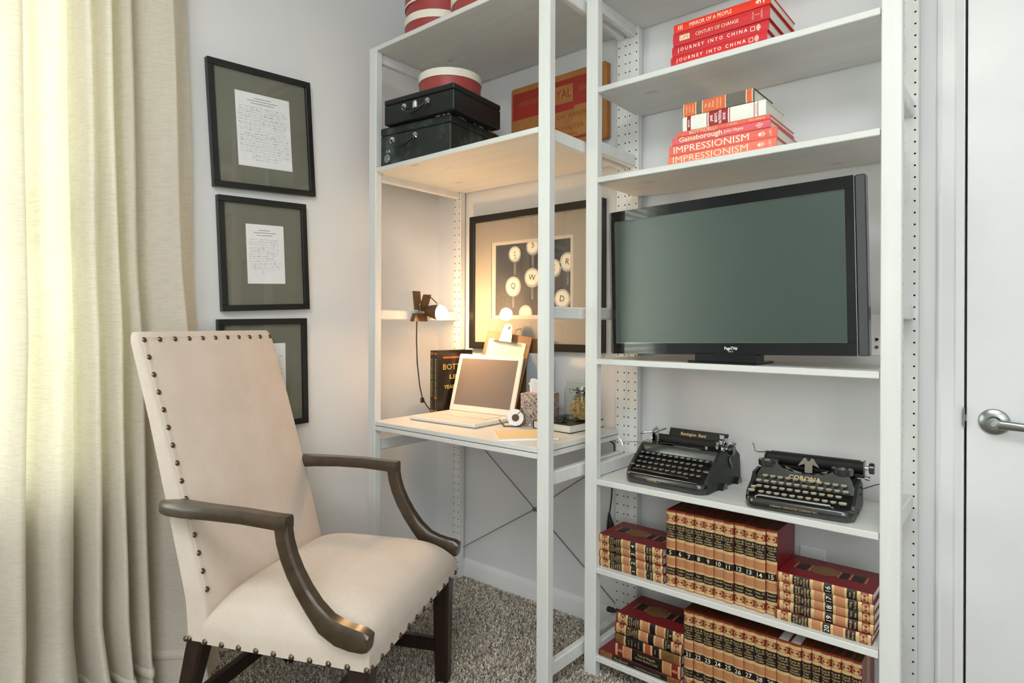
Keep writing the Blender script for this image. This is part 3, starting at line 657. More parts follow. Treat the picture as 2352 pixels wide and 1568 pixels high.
# lowest shelf, left: special books in the stack
gr = 'books lying on the left of the lowest shelf'
flat_book('hardback_book', 'thin dark maroon long book at the bottom of the lowest left stack', .941, 1.222, Z2, .0195, .20, -.291, 'red', bands=[(.02, .18, 'medal'), (.18, .85, 'black'), (.85, .99, 'medal')], texts=[('The Record', .012, .29, .5, 'gold', dict(shear=.3, width=.05)), ('FUNK & WAGNALLS SPECIAL EDITION', .006, .62, .45, 'gold', dict(width=.085))], group=gr, boards='maroon')
flat_book('hardback_book', 'black and gilt book lettered Family Medical Guide, lowest left stack', .9965, 1.2225, Z2+.0200, .0370, .165, -.286, 'red', bands=[(.0, .015, 'red'), (.015, .05, 'gold'), (.05, .13, 'red'), (.13, .145, 'gold'), (.145, .26, 'hatch'), (.26, .275, 'gold'), (.275, .73, 'black'), (.73, .745, 'gold'), (.745, .85, 'hatch'), (.85, .865, 'gold'), (.865, .955, 'red'), (.955, .99, 'gold')],
          texts=[('Funk & Wagnalls', .0105, .50, .66, 'gold', dict(width=.058, bold=.01)), ('Family Medical Guide', .0105, .50, .36, 'gold', dict(width=.076, bold=.01)), ('#burst', .013, .09, .5, 'gold'), ('#burst', .013, .91, .5, 'gold')], group=gr, boards='maroon')
flat_book('hardback_book', 'tan and gilt dictionary above the medical guide in the lowest left stack', .9965, 1.2225, Z2+.0575, .0300, .165, -.283, 'black', bands=[(.0, .01, 'black'), (.01, .14, 'medal'), (.14, .17, 'gold'), (.44, .47, 'gold'), (.47, .55, 'copper'), (.55, .58, 'gold'), (.68, .71, 'gold'), (.71, .97, 'medal'), (.97, .99, 'gold')],
          texts=[('Funk &', .006, .22, .5, 'gold', dict(vert=1, width=.016)), ('Wagnalls', .006, .27, .5, 'gold', dict(vert=1, width=.021)), ('New', .006, .32, .5, 'gold', dict(vert=1, width=.01)), ('Standard', .006, .37, .5, 'gold', dict(vert=1, width=.021)), ('Atlas', .006, .62, .5, 'gold', dict(vert=1, width=.014))], group=gr, boards='black')
for i in range(2):
    W_ = .0315
    volume(W_, '', ['Medicine|II', 'Medicine|I'][i], ([1.2225, 1.2265][i], SY+[.001, .004][i], Z2+.0880+W_*(i+.5)+.0004*i), LIE, ['maroon gilt volume second from the top of the lowest left stack', 'maroon gilt volume on top of the lowest left stack, cover facing up'][i], panel=(i == 1), grp='encyclopedia volumes lying in the lowest left stack')

# ------------------------------------------------------------------ picture frames on the left wall
def wall_frame(label, cy, cz, wd, ht, tilt, pw, ph, pdy, pdz, bar, seed):
    """local: x along the wall (towards +Y world), z up, front face at -y"""
    t = thing('picture_frame', label, 'picture frame', (XL+.002, cy, cz), rot=None)
    t.rotation_euler = Euler((0, 0, 0)); t.matrix_world = Matrix.Translation((XL+.002, cy, cz)) @ Matrix.Rotation(PI/2, 4, 'Z') @ Matrix.Rotation(-tilt, 4, 'Y')
    D = .022
    m = MB()
    for (x0, x1, z0, z1) in ((-wd/2, wd/2, ht/2-bar, ht/2), (-wd/2, wd/2, -ht/2, -ht/2+bar), (-wd/2, -wd/2+bar, -ht/2+bar, ht/2-bar), (wd/2-bar, wd/2, -ht/2+bar, ht/2-bar)):
        m.box(x0, x1, -D, 0, z0, z1, bev=.0012)
    ob('frame', m, 'fblack', t)
    ob('mat_board', B(-wd/2+bar, wd/2-bar, -.010, -.004, -ht/2+bar, ht/2-bar), 'matgrey', t)
    p = ob('letter', B(pdy-pw/2, pdy+pw/2, -.0112, -.0100, pdz-ph/2, pdz+ph/2), 'paper', t, label='white sheet with a handwritten letter')
    rg = random.Random(seed); m = MB()
    z = ph/2-.028
    for i, wl in enumerate((.30, .55, .42)):       # printed letterhead lines
        zc = ph/2-.018-.009*i; x_ = -pw*wl/2
        while x_ < pw*wl/2:
            d_ = rg.uniform(.002, .005); m.box(x_, x_+d_, -.0116, -.0113, zc-.0009, zc+.0009, mi=1); x_ += d_+.0012
    z = ph/2-.052
    while z > -ph/2+.022:
        x_ = -pw/2+.010+rg.uniform(0, .006); xe = pw/2-.008-rg.uniform(0, .03 if z > -ph/2+.05 else .10)
        if z < -ph/2+.05: x_ += .04
        pts = []; rise = rg.uniform(-.002, .004)
        while x_ < xe:
            L_ = rg.uniform(.008, .022); n_ = int(L_/.0011); pts = []
            for j in range(n_): pts.append((x_+j*.0011, -.0115, z+rise*x_/.1+.0019*math.sin(j*1.9+rg.uniform(-.9, .9))*rg.uniform(.2, 1.5)+(.0035 if rg.random() < .07 else 0)))
            if len(pts) > 2: m.tube(pts, rg.choice([.00018, .00026, .0004]), 3, mi=0 if rg.random() < .85 else 1)
            x_ += L_+.003
        z -= .0088+rg.uniform(-.0012, .0018)
    ob('handwriting', m, ['ink', 'inkd'], p, smooth=False)
    ob('glass', B(-wd/2+bar, wd/2-bar, -.0165, -.0150, -ht/2+bar, ht/2-bar), 'pglass', t)
    return t
wall_frame('top and largest black frame with a letter on the left wall', -.8685, 1.8435, .392, .436, math.radians(3.6), .208, .262, .003, -.001, .021, 1)
wall_frame('middle black frame on the left wall, whose letter is the smallest', -.861, 1.394, .338, .402, math.radians(2.6), .145, .214, .003, .003, .021, 2)
wall_frame('lowest black frame on the left wall, half hidden by the chair back', -.861, .9605, .340, .403, math.radians(1.3), .150, .226, .008, -.003, .021, 3)

# ------------------------------------------------------------------ framed print behind the desk
pf = thing('framed_print', 'large dark frame behind the desk with a photograph of round typewriter keys', 'picture frame', (.0, .0, .0))
FX0, FX1, FZ0, FZ1, bw = .088, .781, 1.038, 1.622, .030
m = MB()
for (x0, x1, z0, z1) in ((FX0, FX1, FZ1-bw, FZ1), (FX0, FX1, FZ0, FZ0+bw), (FX0, FX0+bw, FZ0+bw, FZ1-bw), (FX1-bw, FX1, FZ0+bw, FZ1-bw)): m.box(x0, x1, -.020, .010, z0, z1, bev=.0015)
ob('frame', m, 'fbrown', pf)
ox0, ox1, oz0, oz1 = .212, .642, 1.168, 1.499
m = MB()
for (x0, x1, z0, z1) in ((FX0+bw, FX1-bw, oz1, FZ1-bw), (FX0+bw, FX1-bw, FZ0+bw, oz0), (FX0+bw, ox0, oz0, oz1), (ox1, FX1-bw, oz0, oz1)): m.box(x0, x1, -.010, -.004, z0, z1)
ob('mat_board', m, 'mattan', pf)
m = MB()
for (x0, x1, z0, z1) in ((ox0, ox1, oz1-.014, oz1), (ox0, ox1, oz0, oz0+.016), (ox0, ox0+.024, oz0+.016, oz1-.014), (ox1-.015, ox1, oz0+.016, oz1-.014)): m.box(x0, x1, -.007, -.003, z0, z1)
ob('inner_mat', m, 'matlip', pf)
q = N('print_background'); q.l(q.ramp(q.noise(q.mapping((1, 1, .6)), 7, 3, .5), [(.3, lin('#24272a')), (.7, lin('#505456'))]), q.p.inputs['Base Color']); q.p.inputs['Roughness'].default_value = .6; MT['pbg'] = q.m
pr_ = ob('photograph', B(ox0+.024, ox1-.015, -.0045, -.002, oz0+.016, oz1-.014), 'pbg', pf, label='black and white photograph of round typewriter keys')
MT['kring'] = mat('print_key_ring', '#b9bab6', .6, var=.25, vs=60); MT['kface'] = mat('print_key_face', '#e6e0cb', .6, var=.06); MT['kstem'] = mat('print_key_shank', '#7b7d7b', .6, var=.4, vs=40)
m = MB(); PX0, PX1, PZ0, PZ1 = ox0+.024, ox1-.015, oz0+.016, oz1-.014
def disc(cx_, cz_, rx, rz, y_, mi, n_=28):
    P = [(min(max(cx_+rx*math.cos(t_), PX0), PX1), y_, min(max(cz_+rz*math.sin(t_), PZ0), PZ1)) for t_ in [2*PI*j/n_ for j in range(n_)]]
    m.add(P, [tuple(range(n_))], mi)
for s_, kx_, kz_, rr, ang in [('"', .3406, 1.4421, .033, -.3), ('3', .437, 1.466, .034, -.1), ('Q', .3328, 1.3056, .042, 0), ('W', .4344, 1.3383, .040, .1), ('R', .6119, 1.3928, .038, .15), ('D', .587, 1.2471, .039, .15), ('A', .2873, 1.176, .034, 0), ('E', .545, 1.372, .036, 0), ('S', .40, 1.19, .036, 0)]:
    y_ = -.0048
    if kz_-.09 > PZ0+.01: m.add([(kx_-.007, -.00462, kz_-.02), (kx_+.007, -.00462, kz_-.02), (kx_+.006, -.00462, kz_-.09), (kx_-.004, -.00462, kz_-.09)], [(0, 1, 2, 3)], 2)
    disc(kx_+.003, kz_-.010, rr*.92, rr*.85, y_, 2); disc(kx_, kz_, rr, rr, y_-.0002, 0); disc(kx_, kz_+.001, rr*.80, rr*.78, y_-.0004, 1)
    ca, sa = math.cos(ang), math.sin(ang)
    if s_ in '"3': m.text(s_, .030, (kx_, y_-.0006, kz_+.006), (ca, 0, -sa), (sa, 0, ca), mi=3); 
    elif kz_ > 1.2: m.text(s_, .034, (kx_, y_-.0006, kz_+.001), (ca, 0, -sa), (sa, 0, ca), mi=3)
m.text('2', .026, (.3430, -.0054, 1.4300), (1, 0, .2), (-.2, 0, 1), mi=3)
ob('key_images', m, ['kring', 'kface', 'kstem', 'black'], pr_, smooth=False)
ob('glass', B(FX0+bw, FX1-bw, -.0140, -.0128, FZ0+bw, FZ1-bw), 'pglass', pf)

# ------------------------------------------------------------------ painted wooden crate panel hung on the wall
MT['ctan'] = mat('worn_tan_wood', '#b57a3d', .6, var=.28, vs=9); MT['cred'] = mat('faded_red_paint', '#a8301f', .55, var=.22, vs=7); MT['cor'] = mat('rust_lettering', '#9a4a20', .6, var=.2, vs=40)
cp = thing('crate_panel', 'worn red and tan wooden crate end lettered UNITED TYPEWRITER CO. hanging above the desk', 'crate panel', (.336, -.012, 1.842))
CW, CH = .466, .287
ob('board', MB().prism([(0, .006), (.006, 0), (CW-.006, 0), (CW, .008), (CW-.002, CH-.006), (CW-.010, CH), (.008, CH-.002), (0, CH-.010)], -.012, .012), 'ctan', cp)
m = MB()
m.box(.008, CW-.022, -.0128, -.012, .152, .262); m.box(.02, CW-.02, -.0128, -.012, .022, .032)
m.box(.165, CW-.15, -.0128, -.012, .140, .152)
ob('red_band', m, 'cred', cp, smooth=False)
m = MB()
for k in range(3): m.box(.04, .15, -.0132, -.0129, .205+.007*k, .2065+.007*k); m.box(.335, CW-.035, -.0132, -.0129, .205+.007*k, .2065+.007*k)
m.box(.166, .312, -.0134, -.0128, .170, .240)
ob('label_block', m, 'ctan', cp, smooth=False)
m = MB()
m.text('ROYAL', .052, (.240, -.0137, .208), (1, 0, 0), (0, 0, 1), width=.13, bold=.02)
m.text('OF AMERICA', .022, (.335, -.0124, .118), (1, 0, 0), (0, 0, 1), width=.20, bold=.035)
m.text('UNITED', .026, (.085, -.0124, .078), (1, 0, 0), (0, 0, 1), width=.095, bold=.035)
m.text('TYPEWRITER CO.', .026, (.305, -.0124, .072), (1, 0, 0), (0, 0, 1), width=.24, bold=.035)
m.text('CONN.', .015, (.300, -.0124, .044), (1, 0, 0), (0, 0, 1), width=.07, bold=.02)
ob('lettering', m, 'cor', cp, smooth=False)

# ------------------------------------------------------------------ hat boxes
MT['hred'] = mat('brick_red_paper', '#a4423f', .42, var=.05, vs=10); MT['hcream'] = mat('cream_paper', '#efeadb', .45, var=.03, vs=10)
def hatbox(label, loc, r, h, lid, sc=(1, 1, 1), lidred=False, band=0, rz=0, thin=None):
    t = thing('hat_box', label, 'hat box', loc, rz, group='red and cream hat boxes'); t.scale = sc
    ob('body', MB().lathe([(.0001, 0), (r-.002, 0), (r, .002), (r, h-lid+.004), (r-.003, h-lid+.004)], 56), 'hred', t, angle=30)
    ob('lid', MB().lathe([(r+.0004, h-lid), (r+.0035, h-lid), (r+.0035, h-.002), (r+.0015, h), (.0001, h)], 56), 'hred' if lidred else 'hcream', t, angle=30)
    if thin: ob('rim_band', MB().lathe([(r+.0038, h-lid-.0002), (r+.0044, h-lid), (r+.0044, h-lid+thin), (r+.0036, h-lid+thin)], 56), 'hcream', t)
    return t
hatbox('brick red hat box with wide cream lid, bottom of the left top shelf stack', (.237, -.352, 2.2325), .126, .078, .030)
hatbox('brick red hat box with thin cream line, middle of the left top shelf stack', (.237, -.352, 2.3108), .124, .092, .052, lidred=True, thin=.008)
hatbox('brick red hat box topmost of the left stack on the top shelf', (.240, -.350, 2.4032), .122, .090, .034)
hatbox('brick red hat box with a cream lid, right of the stack on the top shelf', (.520, -.345, 2.2325), .150, .082, .046)
hatbox('brick red hat box with a cream lid standing on the black typewriter cases', (.262, -.310, 2.0065), .120, .098, .030)

# ------------------------------------------------------------------ black typewriter cases
MT['lthr'] = mat('black_leatherette', '#141a19', .38, var=.25, vs=14, bump=.35, bs=500); MT['lthr2'] = mat('scuffed_black_leatherette', '#242c2b', .42, var=.35, vs=10, bump=.4, bs=400)
MT['worn'] = mat('worn_edge', '#c9b49c', .7, var=.3, vs=60)
q = N('scuffed_case_shell'); nz = q.noise(q.obj(), 26, 5, .7)
q.l(q.mix(q.ramp(q.noise(q.obj(), 9, 4, .7), [(.5, (0, 0, 0, 1)), (.66, (.5, .5, .5, 1))]), lin('#1d2625'), lin('#5a6763')), q.p.inputs['Base Color']); q.p.inputs['Roughness'].default_value = .42; q.bump(nz, .3, .0006); MT['scuff'] = q.m
def case(label, loc, rz, W, D, H, shell, lidline, hand_x, seed, worn):
    """origin: front right bottom corner, box extends to -x and +y"""
    t = thing('typewriter_case', label, 'case', loc, rz, group='black typewriter cases')
    ob('shell', B(-W, 0, 0, D, 0, lidline-.0012, bev=.0035), shell, t); ob('lid', B(-W-.0004, .0004, -.0004, D+.0004, lidline, H, bev=.0035), shell, t)
    hx = -W+hand_x; hz = lidline-.026
    pts = [(hx-.058+.116*k/14, -.010-.016*math.sin(PI*k/14), hz-.034*math.sin(PI*k/14)) for k in range(15)]
    ob('handle', MB().tube(pts, [.004+.0022*math.sin(PI*k/14) for k in range(15)], 10), 'lthr', t)
    for s_ in (-1, 1):
        m = MB().cyl((hx+s_*.058, -.001, hz+.002), (hx+s_*.058, -.0035, hz+.002), .0125, n=20).tube([(hx+s_*.058-.005, -.004, hz+.006), (hx+s_*.058-.005, -.012, hz+.001), (hx+s_*.058-.005, -.004, hz-.006)], .0014, 6).tube([(hx+s_*.058+.005, -.004, hz+.006), (hx+s_*.058+.005, -.012, hz+.001), (hx+s_*.058+.005, -.004, hz-.006)], .0014, 6)
        ob('handle_mount', m, 'chrome', t)
    if worn:
        rg = random.Random(seed); m = MB()
        for k in range(16):
            y_ = rg.uniform(.0, D-.02); h_ = rg.uniform(.001, .003); m.box(-h_, .0007, y_, y_+rg.uniform(.003, .022), H-h_, H+.0006, bev=.0004)
        for k in range(4): x_ = -rg.uniform(.0, .09); m.box(x_-.012, x_, -.0007, .003, H-.0022, H+.0006, bev=.0004)
        for k in range(3): z_ = rg.uniform(.0, .02); m.box(-.003, .0014, -.0014, .003, z_, z_+.004)
        ob('scuffs', m, 'worn', t, smooth=False)
        ob('latch', MB().cyl((-W+.038, 0, .030), (-W+.038, -.0035, .030), .0165, n=20).box(-W+.028, -W+.048, -.006, -.003, .022, .030, bev=.001), 'steel', t); ob('latch_tab', B(-W+.032, -W+.052, -.004, -.001, .052, .062, bev=.001), 'steel', t)
    else:
        ob('latch', MB().prism([(-.011, -.012), (.011, -.012), (.011, .004), (.006, .014), (-.006, .014), (-.011, .004)], -.005, 0).box(-.002, .002, -.0065, -.004, -.008, .008), 'chrome', t, loc=(hx, -.001, hz+.001))
    return t
case('scuffed lower black typewriter case with worn brown edges on the shelf', (.401, -.443, 1.7563), math.radians(7.2), .348, .315, .152, 'scuff', .122, .122, 4, True)
case('smoother upper black typewriter case under the hat box', (.440, -.466, 1.9092), math.radians(6), .345, .29, .096, 'lthr', .075, .165, 5, False)

# ------------------------------------------------------------------ clip lamp on the crossbar (lit)
MT['lampb'] = mat('bronze_lamp_body', '#6b5132', .4, .3, var=.1)
q = N('lit_bulb'); em = q.n('Emission', {'Color': (1, .57, .25, 1), 'Strength': 190.0}); q.l(em.outputs[0], q.out.inputs[0]); MT['bulb'] = q.m
MT['cordb'] = mat('dark_cord', '#2b241d', .5, var=.1)
lp = thing('clip_lamp', 'small lit bronze clip lamp clamped to the left side frame above the laptop', 'lamp', (.034, -.262, 1.182))
# jaws: one arm above the bar, one below, squeezed handles rising
ob('clamp_arm', MB().rings([[(x_, -.034+.014*k-.5*.0, z_) for x_, k, z_ in ((.004, 0, .022), (.004, 2, .022), (.020, 2, .022), (.020, 0, .022))], [(x_, y_, .100) for x_, y_ in ((.004, -.044), (.004, -.014), (.020, -.014), (.020, -.044))]]), 'lampb', lp)
ob('clamp_arm', MB().rings([[(.004, -.012, .018), (.004, .018, .018), (.022, .018, .018), (.022, -.012, .018)], [(.004, .002, .052), (.004, .034, .052), (.022, .034, .052), (.022, .002, .052)], [(.004, .016, .088), (.004, .046, .088), (.022, .046, .088), (.022, .016, .088)]]), 'lampb', lp)
ob('clamp_jaw', MB().rings([[(.0, -.052, -.026), (.0, .024, -.026), (.024, .024, -.026), (.024, -.052, -.026)], [(.0, -.040, .008), (.0, .018, .008), (.024, .018, .008), (.024, -.040, .008)]]), 'lampb', lp)
ob('spring_wire', MB().tube([(.024, -.018, .048), (.026, -.024, .042), (.026, -.018, .014), (.026, -.010, .006), (.024, .010, .004)], .0017, 6), 'chrome', lp)
AX = Vector((.93, .27, -.12)).normalized(); SU = AX.orthogonal().normalized(); SV = AX.cross(SU); S0 = Vector((.020, .018, .020))
ob('socket', MB().rings([[S0+AX*d_+(SU*math.cos(t_)+SV*math.sin(t_))*r_ for t_ in [2*PI*j/20 for j in range(20)]] for d_, r_ in ((0, .012), (.004, .019), (.018, .024), (.040, .029), (.066, .0335), (.066, .0315), (.040, .0265), (.022, .014))]), 'lampb', lp)
ob('arm_bracket', MB().tube([(.020, .030, .084), (.036, .036, .072), (.062, .042, .050)], .0024, 6), 'lampb', lp)
ob('bulb', MB().sphere((.0875, .0375, .0105), .0300, 28, 16), 'bulb', lp, label='round glowing white bulb')
ob('cord', MB().tube([(-.006, -.010, -.026), (-.010, -.008, -.10), (-.016, .002, -.20), (-.020, .020, -.30), (-.022, .036, -.350), (-.024, .060, -.385), (-.026, .085, -.41), (-.028, .11, -.414)], .0026, 8), 'cordb', lp)
ob('cord_switch', B(-.028, -.017, .028, .046, -.374, -.352, bev=.003), 'cordb', lp)

# ------------------------------------------------------------------ things on the desk
ZD = .7642
MT['lap'] = mat('laptop_white_plastic', '#e6e2dc', .35, var=.02); MT['lapk'] = mat('laptop_key_plastic', '#dedad4', .45, var=.02)
q = N('laptop_screen_off'); q.p.inputs['Base Color'].default_value = lin('#7d746c'); q.p.inputs['Roughness'].default_value = .2; MT['lscr'] = q.m  # grey base colour carries the room's reflection on the dark panel
lt = thing('laptop', 'open white laptop with a switched off grey screen on the desk', 'laptop', (.115, -.387, ZD), .0328)
LW, LD, LH = .348, .231, .246
ob('base', B(0, LW, 0, LD, .0015, .0165, bev=.004), 'lap', lt)
km = B(-.0085, .0085, -.0082, .0082, 0, .0022, bev=.0012).mesh('key'); km.materials.append(MT['lapk'])
ob('keyboard_tray', B(.036, LW-.036, .098, .206, .0166, .0172), 'lapk', lt)
for r_ in range(6):
    y_ = .108+.0182*r_; n_ = 14 if r_ else 9
    for k in range(n_):
        if r_ == 0 and 3 <= k <= 5: 
            if k == 4:
                o = ob('key', km, None, lt, loc=(LW/2-.006, y_, .0172)); o.scale = (4.6, 1, 1)
            continue
        x_ = .048+(LW-.096)*k/(n_-1) if r_ else .048+(LW-.096)*k/8
        ob('key', km, None, lt, loc=(x_, y_, .0172))
ob('trackpad', B(LW/2-.045, LW/2+.045, .022, .078, .0164, .0169), 'lapk', lt)
sc_ = ob('screen_lid', MB().box(0, LW, -.0035, .0035, 0, LH, bev=.0035), 'lap', lt, loc=(0, LD-.002, .0165), rot=(-.286, 0, 0))
ob('display', B(.022, LW-.022, -.0041, -.0035, .026, LH-.020), 'lscr', sc_)
# two black and gold books upright left of the laptop
MT['bkb'] = mat('black_glossy_board', '#211a12', .3, var=.1); MT['cop2'] = mat('copper_foil', '#b5683a', .35, .3, var=.1)
MT['yel'] = mat('yellow_gilt_print', '#d9c060', .45, .1, var=.05)
def upbook(x, y, rz, label, full):
    t = thing('hardback_book', label, 'book', (x, y, ZD), rz, group='black and gold year books beside the laptop'); W, D, H = .0245, .195, .268
    ob('cover', MB().box(0, .0025, .003, D, 0, H, bev=.0006).box(W-.0025, W, .003, D, 0, H, bev=.0006).box(0, W, 0, .0035, 0, H, bev=.001), 'bkb', t)
    ob('page_block', B(.0026, W-.0026, .004, D-.004, .003, H-.003), 'pages2', t)
    m = MB().box(.003, W-.003, -.0006, 0, H-.018, H-.008).box(.003, W-.003, -.0006, 0, .006, .016)
    if full: m.box(.003, W-.003, -.0006, 0, .062, .070)
    m.box(W, W+.0005, .03, D-.004, H-.034, H-.026)
    ob('copper_bands', m, 'cop2', t)
    m = MB().text('BOTTOM LINE YEAR BOOK', .0125, (W/2, -.0007, .150), (0, 0, -1), (1, 0, 0), width=.165, bold=.02).text('BOTTOM LINE', .006, (W/2, -.0007, .04), (0, 0, -1), (1, 0, 0), width=.035, bold=.02)
    if full: m.text('BOTTOM', .034, (W+.0006, .105, .198), (0, 1, 0), (0, 0, 1), width=.15, bold=.03).text('LINE', .026, (W+.0006, .105, .155), (0, 1, 0), (0, 0, 1), width=.08, bold=.02).text('YEAR BOOK', .022, (W+.0006, .105, .112), (0, 1, 0), (0, 0, 1), width=.14, bold=.02)
    ob('lettering', m, 'yel', t, smooth=False)
upbook(.0335, -.200, -.10, 'black upright book with gold spine lettering, left of its twin by the laptop', False)
upbook(.0600, -.203, -.10, 'black upright book with large gold cover lettering directly behind the laptop edge', True)
# clipboards leaning under the framed print
MT['hard'] = mat('brown_hardboard', '#8a6440', .55, var=.12, vs=30); MT['cpap'] = mat('cream_writing_paper', '#efe3c9', .7, var=.03)
def clipboard(label, x, y, roll, W, H, big, lean=-.27):
    t = thing('clipboard', label, 'clipboard', (x, y, ZD+.002+W/2*math.sin(roll))); t.rotation_euler = Euler((lean, roll, 0), 'XYZ')
    ob('board', B(-W/2, W/2, -.0015, .0015, 0, H, bev=.0012), 'hard', t)
    if big:
        ob('paper', B(-W/2+.022, W/2-.022, -.0032, -.0017, .004, H-.030), 'cpap', t)
        ob('clip_jaw', MB().rings([[(x_, -.004+dy_, H-.046+dz_) for dy_, dz_ in ((0, 0), (-.010, .002), (-.013, .009), (-.006, .016), (0, .014))] for x_ in (-.062, .062)]), 'chrome', t)
        poly = [(-.034, -.036), (.034, -.036), (.030, -.010), (.024, .026), (.014, .042), (-.014, .042), (-.024, .026), (-.030, -.010)]
        ob('clip_plate', MB().prism([(p[0], p[1]+H-.002) for p in poly], -.016, -.014), 'steel', t); ob('clip_rivet', MB().cyl((0, -.0165, H+.022), (0, -.019, H+.022), .006, n=14).box(-.020, .020, -.0168, -.0155, H-.022, H-.004), 'steel', t)
    else:
        ob('binder_clip', MB().rings([[(x_, y_, z_) for y_, z_ in ((-.001, H-.020), (-.011, H+.004), (.009, H+.004), (.001, H-.020))] for x_ in (-.052, -.012)]), 'fblack', t)
        ob('clip_wire', MB().tube([(-.045, -.010, H+.004), (-.050, .006, H+.030), (-.026, .010, H+.036), (-.014, .006, H+.030), (-.018, -.010, H+.004)], .0016, 6), 'chrome', t)
clipboard('brown clipboard with cream paper and a big chrome clip leaning behind the laptop', .318, -.128, .10, .245, .338, True, lean=-.235)
clipboard('second brown clipboard, mostly hidden, with a black binder clip behind the first', .405, -.032, .03, .235, .322, False, lean=-.010)
MT['slate'] = mat('slate_blue_board', '#8d99a3', .6, var=.05)
fb = thing('document_folder', 'slate blue document folder standing between the laptop and the tissue box', 'folder', (.452, -.062, ZD), 0)
ob('cover', MB().box(0, .112, 0, .0018, 0, .266, bev=.0005).box(0, .112, .018, .0198, 0, .262, bev=.0005).box(0, .0018, .0016, .0182, 0, .262), 'slate', fb); ob('sheets', B(.003, .108, .003, .017, .002, .254), 'pages2', fb)
# tissue box
q = N('damask_print'); v1 = q.n('TexVoronoi', {'Vector': q.mapping((1, 1, 1)), 'Scale': 85.0, 'Randomness': .8}, feature='DISTANCE_TO_EDGE'); n1 = q.n('TexNoise', {'Vector': q.obj(), 'Scale': 62.0, 'Detail': 1.0, 'Distortion': 3.0})
ad = q.n('Math', {0: v1.outputs['Distance'], 1: n1.outputs[0]}, operation='MULTIPLY')
q.l(q.ramp(n1.outputs[0], [(.455, lin('#6b5148')), (.475, lin('#e3d3c8')), (.515, lin('#e3d3c8')), (.535, lin('#6a5148')), (.58, lin('#6a5148')), (.60, lin('#e3d3c8'))]), q.p.inputs['Base Color']); q.p.inputs['Roughness'].default_value = .5; MT['dam'] = q.m
MT['tissue'] = mat('white_tissue', '#f4f5f6', .8, var=.02)
tb = thing('tissue_box', 'patterned brown and white tissue box behind the deep front upright', 'tissue box', (.580, -.137, ZD), math.radians(14))
ob('box', B(-.056, .056, -.056, .056, 0, .122, bev=.0015), 'dam', tb)
rg_ = []
for i in range(9):
    f_ = i/8; rg_.append([(.040*math.cos(t_)*(1-.35*f_)+.010*math.sin(5*t_+f_*3)*f_-.012*f_, .018*math.sin(t_)*(1+.8*f_)+.006*math.cos(4*t_+f_)*f_, .1215+.040*f_+.012*math.sin(3*t_)*f_) for t_ in [2*PI*j/28 for j in range(28)]])
ob('tissue', MB().rings(rg_, cap=False), 'tissue', tb)
# big dark book, jar of rubber bands, small tub of clips
flat = thing('hardback_book', 'thick dark brown hardback lying on the desk under the glass jar', 'book', (.612, -.222, ZD), math.radians(-3))
ob('cover', MB().box(0, .172, 0, .205, 0, .0026, bev=.0006).box(0, .172, 0, .205, .0274, .030, bev=.0006), 'bkb', flat); ob('spine', B(0, .0028, 0, .205, .0026, .0274), 'bkb', flat)
ob('page_block', B(.003, .169, .003, .202, .0028, .0272), 'pages2', flat)
JS = .92
jr = thing('glass_jar', 'round clear glass jar filled with rubber bands and clips, on the dark book', 'jar', (.745, -.095, ZD+.0303))
ob('glass', MB().lathe([(.0001, 0), (.060, 0), (.070, .004), (.074, .016), (.074, .105), (.069, .122), (.062, .132), (.064, .140), (.067, .144), (.065, .144), (.060, .140), (.058, .131), (.066, .120), (.071, .104), (.071, .016), (.067, .006), (.0001, .004)], 48), 'jar', jr, angle=50)
jr.scale = (JS, JS, 1)
MT['rub'] = mat('tan_rubber_band', '#cfae72', .55, var=.15, vs=60); MT['wire'] = mat('dark_wire', '#3a3833', .35, .6, var=.2)
rg = random.Random(11); m = MB()
for i in range(120):
    cx_, cy_, cz_ = rg.uniform(-.036, .036), rg.uniform(-.036, .036), rg.uniform(.016, .072); R_ = Euler((rg.uniform(-1.3, 1.3), rg.uniform(-1.3, 1.3), rg.uniform(0, 6))).to_matrix(); ra, rb = rg.uniform(.014, .030), rg.uniform(.008, .020); n_ = 14
    P = []
    for k in range(n_):
        p = Vector((cx_, cy_, cz_))+R_ @ Vector((ra*math.cos(2*PI*k/n_), rb*math.sin(2*PI*k/n_), 0)); d = math.hypot(p.x, p.y)
        if d > .066: p.x *= .066/d; p.y *= .066/d
        p.z = min(max(p.z, .008), .092); P.append(p)
    m.tube(P, .0014, 4, closed=True)
o = ob('rubber_bands', m, 'rub', jr, stuff=True)
m = MB()
for i in range(26):
    cx_, cy_, cz_ = rg.uniform(-.034, .034), rg.uniform(-.034, .034), rg.uniform(.088, .108); R_ = Euler((rg.uniform(-.5, .5), rg.uniform(-.5, .5), rg.uniform(0, 6))).to_matrix(); n_ = 12
    m.tube([Vector((cx_, cy_, cz_))+R_ @ Vector((.026*math.cos(2*PI*k/n_), .013*math.sin(2*PI*k/n_), .002*math.sin(k))) for k in range(n_)], rg.choice([.0012, .0018]), 4, closed=True, mi=rg.choice([0, 1, 1]))
ob('paper_clips', m, ['wire', 'chrome'], jr, stuff=True)
tn = thing('clip_tub', 'small round clear plastic tub of black clips on the dark book', 'container', (.712, -.188, ZD+.0303)); tn.scale = (.82, .82, .9)
ob('tub', MB().lathe([(.0001, 0), (.034, 0), (.036, .002), (.036, .018), (.034, .018), (.034, .002), (.0001, .0012)], 36), 'jar', tn); ob('lid', MB().lathe([(.0375, .017), (.0375, .031), (.036, .033), (.0001, .033), (.0001, .0318), (.0355, .0318), (.0362, .030), (.0362, .017)], 36), 'jar', tn)
m = MB()
